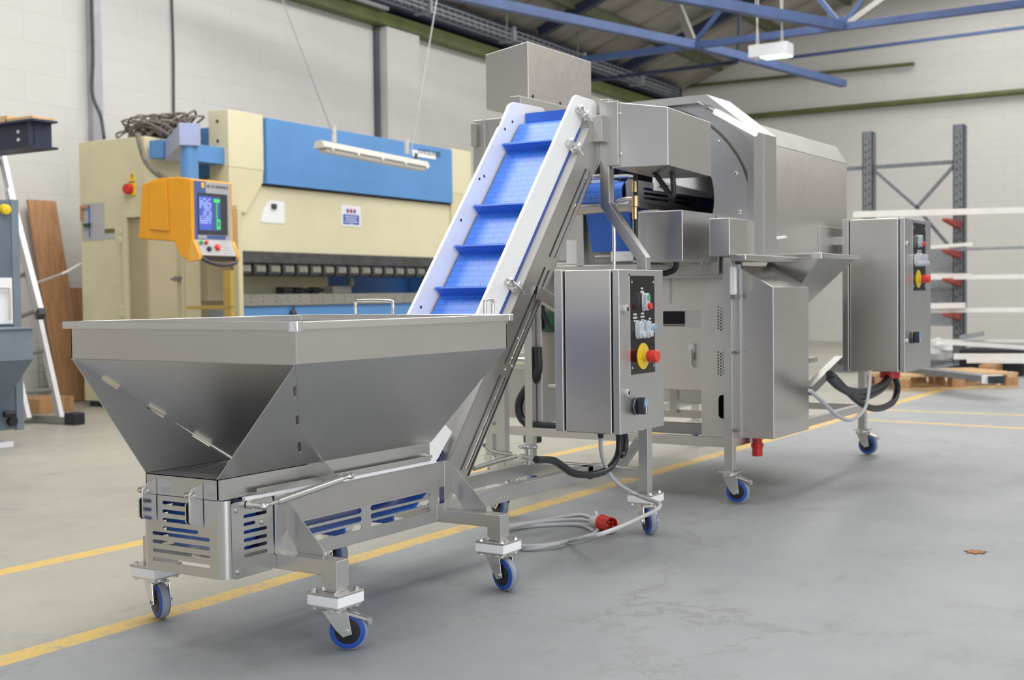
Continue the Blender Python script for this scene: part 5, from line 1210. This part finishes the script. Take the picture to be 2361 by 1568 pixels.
for x in (q0.x+.06, q1.x-.15): part('wire', MB().tube([(x, 15.02, z_+d_), (x+.12, 15.02, zw(x+.12, 15.02))], .006, 6), 'wire_pale', fl2); part('wire', MB().tube([(x+.03, 15.02, z_+d_), (x-.12, 15.02, zw(x-.12, 15.02))], .006, 6), 'wire_pale', fl2)

# ================================================================== LEFT EDGE: LADDER, BOARDS, SLATE MACHINE, BEAM
ld = thing('step_ladder', (-8.1, 6.0, 0), 'aluminium ladder on a wide stabiliser bar leaning beside the slate machine', 'ladder')
def Pq(v, x, y): return onL(v, x, y)
def GL(x, y, d):  # along ray at range factor d
    return CAM+ray(x, y)*d
fL = onZ(.03, 64, 968); fR = onZ(.03, 140, 968)
tL = GL(-30, 545, (fL-CAM).dot(FW)*1.035); tR = GL(14, 400, (fR-CAM).dot(FW)*1.045); kR = GL(-28, 210, (fR-CAM).dot(FW)*1.08); kL = GL(-90, 290, (fL-CAM).dot(FW)*1.08)
part('stile', MB().bar(fL, fL+(kL-fL)*.98, .035, .075), 'aluminium', ld, .002); part('stile', MB().bar(fR, kR, .035, .075), 'aluminium', ld, .002)
for f in (.085, .20, .315, .43, .545, .66, .78): part('rung', MB().cyl(fL+(kL-fL)*f, fR+(kR-fR)*f, .016, 10), 'bed_grey', ld)
sb0 = onZ(.03, 20, 962); sb1 = onZ(.03, 168, 970); part('stabiliser_bar', MB().bar(sb0, sb1, .05, .05), 'steel_dark', ld)
c = onZ(.035, 172, 968); part('rubber_foot', MB().box(c.x-.06, c.x+.06, c.y-.05, c.y+.05, 0, .09), 'rubber_black', ld, .01)
l2a, l2b = GL(93, 722, (fR-CAM).dot(FW)*.99), GL(20, 440, (fR-CAM).dot(FW)*1.03); part('extension_stile', MB().bar(l2a, l2b, .04, .07), 'aluminium', ld, .002)
part('stile_cap', MB().bar(l2a+(l2a-l2b)*.03, l2a-(l2a-l2b)*.02, .05, .08), 'rubber_black', ld)
# plywood boards
def board(name, px, Xt, Xb, th, mat, label):
    P0, P1, P2, P3 = [Pq(v, *p) for v, p in zip((Xb, Xb, Xt, Xt), px)]
    P0.z = max(P0.z, .004); P1.z = max(P1.z, .004); zb = min(P0.z, P1.z); P0.z = P1.z = .004
    m = MB(); slab(m, [P0, P1, P2, P3], th); return top(name, m, mat, label, 'board', loc=(P0+P1)/2)
board('plywood_board', ((138, 930), (197, 926), (124, 465), (60, 461)), -9.32, -9.12, .03, 'wood_ply', 'tall narrow plywood board leaning against the white wall')
board('plywood_board', ((165, 926), (215, 922), (190, 664), (156, 664)), -9.34, -9.25, .02, 'wood_ply', 'shorter plywood board standing behind the tall one near the cream cabinet')
cr8 = MB().box(-8.75, -8.4, 6.9, 7.25, 0, .12); top('timber_block', cr8, 'wood_ply', 'brown timber block on the floor before the cream cabinet', 'block', bev=.004)
msh = MB()
for i in range(7): msh.box(-9.2, -9.19, 7.55+.06*i, 7.556+.06*i, 0, .5)
for i in range(8): msh.box(-9.2, -9.19, 7.55, 7.92, .02+.065*i, .026+.065*i)
top('mesh_panel', msh, 'galvanised', 'small wire mesh panel leaning behind the steel hopper by the boards', 'mesh')
whp = MB().tube(smooth_path([onLY(6.9, 76, 655), onLY(6.9, 120, 640), onLY(6.9, 150, 628), onLY(7.3, 186, 608)], 5), .010, 7); top('white_hose', whp, 'wire_pale', 'thin white hose strung from the cream cabinet past the boards', 'hose')
# slate coloured machine
sm0 = thing('slate_machine', (-7.1, 5.0, 0), 'blue-grey machine with a funnel and yellow button, cut off by the left edge', 'machine')
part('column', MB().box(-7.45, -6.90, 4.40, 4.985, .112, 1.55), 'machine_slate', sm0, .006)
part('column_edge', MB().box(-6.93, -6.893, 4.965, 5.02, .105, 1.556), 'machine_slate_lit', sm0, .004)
part('white_panel', MB().box(-6.90, -6.888, 4.45, 4.955, .775, 1.063), 'paper', sm0, .003)
part('panel_pipe', MB().tube(smooth_path([(-6.87, 4.6, 1.0), (-6.87, 4.89, 1.0), (-6.87, 4.92, .975), (-6.87, 4.92, .80)], 4), .008, 8), 'lamp_body', sm0)
m_ = MB().lathe((-6.90, 4.918, 1.489), (1, 0, 0), [(.034, 0), (.034, .01), (.030, .03), (.014, .036)], 20); m_.sm = True; part('yellow_button', m_, 'estop_yellow', sm0)
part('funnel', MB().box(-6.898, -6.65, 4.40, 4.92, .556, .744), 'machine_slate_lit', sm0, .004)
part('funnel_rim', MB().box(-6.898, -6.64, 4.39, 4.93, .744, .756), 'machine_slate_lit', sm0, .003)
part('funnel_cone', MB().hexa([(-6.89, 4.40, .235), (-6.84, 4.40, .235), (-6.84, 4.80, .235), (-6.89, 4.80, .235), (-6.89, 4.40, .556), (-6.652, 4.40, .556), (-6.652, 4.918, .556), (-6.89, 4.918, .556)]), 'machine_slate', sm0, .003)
m_ = MB().cyl((-6.90, 4.93, .165), (-6.875, 4.93, .165), .032, 20); m_.cyl((-6.87, 4.86, .215), (-6.86, 4.93, .215), .02, 10); part('drain_valve', m_, 'rubber_black', sm0)
for y in (4.5, 4.88): part('machine_foot', MB().cyl((-7.0, y, .035), (-7.0, y, .115), .022, 12), 'bed_grey', sm0)
part('foot_pad', MB().box(-7.1, -6.90, 4.70, 4.945, 0, .036), 'paper', sm0, .004); part('foot_pad', MB().box(-7.1, -6.90, 4.40, 4.6, 0, .036), 'paper', sm0, .004)

# navy steel beam on a trestle
sbm = thing('beam_stack', (-7.8, 5.5, 0), 'dark navy steel beam with timber strips on top, entering at the left edge', 'beam')
bm2 = MB()
for (z0_, z1_, h2) in ((2.135, 2.15, .10), (1.955, 1.97, .10)): bm2.box(-9.2, -7.31 if z1_ > 2 else -7.31, 5.45, 5.65, z0_, z1_)
bm2.box(-9.2, -7.36, 5.50, 5.52, 1.97, 2.135); bm2.box(-7.38, -7.365, 5.46, 5.64, 1.97, 2.135)
part('steel_beam', bm2, 'beam_navy', sbm)
for i, z in enumerate((2.08, 2.025)):
    for x in (-7.53,): part('beam_bolt', MB().cyl((x, 5.50, z), (x, 5.49, z), .012, 10), 'bar_white', sbm)
part('timber_strip', MB().box(-9.2, -7.60, 5.46, 5.64, 2.15, 2.195), 'wood_pale', sbm, .003); part('timber_strip', MB().box(-7.62, -7.33, 5.46, 5.64, 2.15, 2.172), 'wood_pale', sbm, .003)
part('trestle_post', MB().box(-8.6, -8.5, 5.5, 5.6, 0, 1.955), 'beam_navy', sbm)

# ================================================================== FAR RIGHT: CANTILEVER RACK, STOCK, PALLETS
RYc = 14.8
for i, (x0, x1) in enumerate(((1988, 2012), (2197, 2223))):
    a_ = onY(RYc, x0, 400).x; b2_ = onY(RYc, x1, 400).x; t = thing('rack_upright', ((a_+b2_)/2, RYc, 0), ('grey perforated steel rack upright, the left one behind the machine', 'grey perforated steel rack upright with red arms, the right one')[i], 'rack upright', 'cantilever rack uprights')
    hs = []
    z = .3
    while z < 2.7:
        for dx in (-.022, .022): c = ((a_+b2_)/2+dx, z+(.02 if dx > 0 else 0)); hs.append([(c[0]+.009*math.cos(k*PI/3), c[1]+.013*math.sin(k*PI/3)) for k in range(6)])
        z += .09
    part('column', MB().sheet((0, RYc, 0), (1, 0, 0), (0, 0, 1), [(a_, 0), (b2_, 0), (b2_, 2.79), (a_, 2.79)], hs, .008), 'rack_grey', t)
    part('column_side', MB().box(a_, a_+.01, RYc-.0, RYc+.14, 0, 2.785), 'rack_grey', t); part('column_side', MB().box(b2_-.01, b2_, RYc, RYc+.14, 0, 2.785), 'rack_grey', t); part('column_back', MB().box(a_+.01, b2_-.01, RYc+.13, RYc+.14, 0, 2.78), 'rack_grey', t)
    part('base_foot', MB().box(a_-.02, b2_+.02, RYc-.9, RYc+.2, 0, .08), 'rack_grey', t)
    for z in ((1.70, 1.36, 1.045, .66) if 1 else ()):
        am = MB().prism([(a_+.0, z-.09), (b2_, z-.09), (b2_, z+.02), (a_, z+.02)], 'y', RYc-.75, RYc-.008); 
        am = MB().prism([(RYc-.008, z-.09), (RYc-.008, z), (RYc-.62, z), (RYc-.62, z-.03)], 'x', a_+.03, b2_-.03); part('rack_arm', am, 'rack_red', t, .004)
xl, xr = -4.415, -3.512
rb = thing('rack_bracing', (-4, RYc+.05, 1.9), 'grey horizontal and V-shaped bracing bars between the two rack uprights', 'brace')
part('horizontal', MB().box(-4.80, -4.55, RYc+.05, RYc+.09, 2.352, 2.395), 'rack_grey', rb); part('horizontal', MB().box(xl, xr, RYc+.05, RYc+.09, 2.352, 2.395), 'rack_grey', rb)
vx = onY(RYc, 2110, 478)
part('diagonal', MB().bar((xl, RYc+.07, 2.33), (vx.x, RYc+.07, vx.z), .035, .035), 'rack_grey', rb); part('diagonal', MB().bar((xr, RYc+.07, 2.33), (vx.x, RYc+.07, vx.z), .035, .035), 'rack_grey', rb)
part('diagonal', MB().bar((vx.x, RYc+.07, vx.z), (xr, RYc+.07, 1.35), .035, .035), 'rack_grey', rb); part('horizontal', MB().box(xl, xr, RYc+.05, RYc+.09, .9, .94), 'rack_grey', rb)
def stock(px0, px1, w_, label, Y=14.45, mat='bar_white', dz=0):
    P0, P1 = onY(Y, *px0), onY(Y, *px1); return top('stock_bar', MB().bar(P0, P1, w_, w_), mat, label, 'metal bar', 'bars of stock on the rack', skew=False)
Yb = 14.45
stock((1968, 497), (2420, 484), .055, 'long pale metal bar on the topmost rack arms, above the right control cabinet', 14.5)
stock((1968, 491), (2420, 480), .035, 'thin pale bar lying behind the topmost bar on the rack', 14.62)
stock((2120, 572), (2242, 563), .04, 'short pale bar end on the second rack level', 14.4)
stock((2120, 578), (2420, 569), .03, 'long thin grey bar on the second rack level', 14.6, 'galvanised')
stock((2120, 640), (2420, 637), .05, 'long pale bar on the third rack level', 14.45)
stock((2120, 634), (2240, 634), .035, 'thin bar lying short on the third rack level', 14.6)
stock((2120, 716), (2420, 714), .05, 'long pale bar on the fourth rack level', 14.45)
stock((2120, 706), (2225, 704), .06, 'short pale bar stacked on the fourth rack level', 14.4)
stock((2120, 785), (2420, 787), .03, 'thin pale bar low on the rack near the floor', 14.3)
stock((2180, 790), (2420, 806), .04, 'pale bar slanting down low on the rack', 14.1)
stock((2200, 822), (2420, 822), .06, 'pale bar lying just above the floor, upper one', 13.9)
stock((2230, 832), (2420, 833), .045, 'pale bar lying on the floor under the others', 13.7)
stock((2215, 778), (2268, 769), .05, 'short grey bar tilted on the low stock', 14.2, 'galvanised')
gp2 = MB()
top('grey_sheet', MB().box(-3.98, -3.52, 14.97, 15.0, .5, 1.38), 'galvanised', 'grey metal sheet standing behind the rack between the machine and upright', 'sheet', skew=False, loc=Vector((-3.75, 15, .5)))
top('dark_crate', MB().box(-3.25, -2.6, 14.0, 14.55, 0, .275), 'dark_interior', 'dark crate under the low stock bars at right', 'crate', skew=False, bev=.01)
top('base_rail', MB().box(-4.6, -1.0, 15.01, 15.1, 0, .10), 'rack_grey', 'grey floor rail of the cantilever rack', 'rail', skew=False)
top('timber_bearer', MB().box(-2.95, -2.8, 13.55, 13.98, 0, .135), 'wood_ply', 'short timber bearer under the lowest two stock bars at right', 'block', skew=False, bev=.004)
# wrapped bundle
wb = bmesh.new(); bmesh.ops.create_icosphere(wb, subdivisions=4, radius=1)
from mathutils import noise as mn
mbw = MB()
for v in wb.verts:
    p = v.co.copy(); d = 1+.22*mn.noise(p*2.2)+.10*mn.noise(p*6); mbw.v.append(Vector((p.x*.30*d, p.y*.22*d, max(-.13, p.z*.17*d))))
mbw.f = [tuple(v.index for v in f.verts) for f in wb.faces]; wb.free(); mbw.sm = True
c = onZ(.0, 2170, 838)
mbw.v = [v+Vector((c.x, c.y, .1305)) for v in mbw.v]; top('wrapped_bundle', mbw, 'film_white', 'crumpled white plastic wrapped bundle on the floor below the rack', 'bundle', skew=False, loc=Vector((c.x, c.y, 0)))
# pallets
def pallet(c, rot, L_, W_, h, label):
    t = thing('pallet', (c[0], c[1], 0), label, 'pallet', 'wooden pallets on the floor'); R_ = Matrix.Rotation(rot, 3, 'Z')
    def bx(x0, x1, y0, y1, z0, z1):
        m = MB().box(x0, x1, y0, y1, z0, z1); m.v = [R_ @ v+Vector((c[0], c[1], 0)) for v in m.v]; return m
    for i in range(5): y = -W_/2+.05+(W_-.10)*i/4; part('deck_board', bx(-L_/2, L_/2, y-.05, y+.05, h-.022, h), 'wood_pale', t)
    for y in (-W_/2+.05, 0, W_/2-.05):
        part('base_board', bx(-L_/2, L_/2, y-.05, y+.05, 0, .02), 'wood_pale', t)
        for x in (-L_/2+.06, 0, L_/2-.06): part('block', bx(x-.06, x+.06, y-.05, y+.05, .02, h-.044), 'wood_ply', t)
    for x in (-L_/2+.06, 0, L_/2-.06): part('cross_board', bx(x-.05, x+.05, -W_/2, W_/2, h-.044, h-.022), 'wood_pale', t)
c = onZ(0, 2200, 880)
pallet((-3.05, 12.25), .75, 1.2, .8, .144, 'pale wooden pallet with a dark steel section on it, right of the machine')
ss = MB().bar(onZ(.17, 2060, 846), onZ(.17, 2285, 874), .14, .05); sg2 = thing('steel_section', onZ(.144, 2180, 862), 'dark grey steel section lying across the pallet with a pale open end', 'steel section')
part('section', ss, 'rack_grey', sg2); part('open_end', MB().bar(onZ(.17, 2283, 874), onZ(.17, 2292, 875), .16, .07), 'bar_white', sg2); part('end_cap', MB().bar(onZ(.17, 2292, 875), onZ(.17, 2302, 876), .12, .06), 'nut_dark', sg2)
lf = MB(); c = onZ(.006, 2249, 1270)
pts = []
for i in range(14): a = 2*PI*i/14; r = .030 if i % 2 else .017; pts.append((c.x+r*math.cos(a)*1.3, c.y+r*math.sin(a)*1.4))
lf.prism(pts, 'z', .0005, .004); top('dry_leaf', lf, 'leaf', 'small dry brown leaf lying on the grey floor at right', 'leaf', skew=False, loc=Vector((c.x, c.y, 0)))
#@@CAMERA
cam = bpy.data.cameras.new('camera'); co = bpy.data.objects.new('camera', cam); COL.objects.link(co)
cam.sensor_width = 36; cam.lens = FPX/W*36; cam.clip_end = 200; cam.clip_start = .05
M = Matrix((RT, UP, -FW)).transposed().to_4x4(); M.translation = CAM; co.matrix_world = M
cam.dof.use_dof = True; cam.dof.focus_distance = 3.7; cam.dof.aperture_fstop = 4.5
scene.camera = co
# overcast sky through the open side of the hall, overhead and added fill lights
w = bpy.data.worlds.new('world'); scene.world = w; w.use_nodes = True
bg = w.node_tree.nodes['Background']; bg.inputs[0].default_value = (.92, .96, 1, 1); bg.inputs[1].default_value = .8
def area(name, loc, size, energy, col=(1, .98, .95), rot=(0, 0, 0)):
    l = bpy.data.lights.new(name, 'AREA'); l.shape = 'RECTANGLE'; l.size, l.size_y = size; l.energy = energy; l.color = col
    o = bpy.data.objects.new(name, l); COL.objects.link(o); o.location = loc; o.rotation_euler = rot; return o
area('overhead_area', (-3.6, 5.8, 6.6), (3.2, 11), 320)
area('overhead_area', (-1.0, 3.0, 7.6), (2.5, 8), 220)
area('overhead_area', (-5.5, 14, 5.9), (2.0, 8), 240)
area('overhead_area', (-7.0, 7.5, 5.3), (1.5, 7), 120)
area('overhead_area', (0, 16, 7.5), (4, 8), 300)
area('overhead_area', (-5.3, 3.2, 5.75), (1.3, 4.5), 110)  # unseen light added here for the glare on the belt
area('overhead_area', (4.0, 13.5, 6.6), (3, 10), 480)  # unseen light added to brighten the right wall and faces turned to it
area('overhead_area', (-4.5, 19.5, 6.0), (3, 4), 130)  # unseen light added to brighten the far wall
area('side_fill', (7.0, -.5, 2.6), (4.6, 6.5), 330, (.97, .98, 1), (0, math.radians(90), 0))  # unseen area light added to brighten the white guards and side faces
scene.view_settings.view_transform = 'Standard'; scene.view_settings.look = 'None'; scene.view_settings.exposure = 0; scene.view_settings.gamma = 1
scene.view_settings.use_curve_mapping = False
scene.cycles.use_denoising = True
scene.cycles.max_bounces = 8
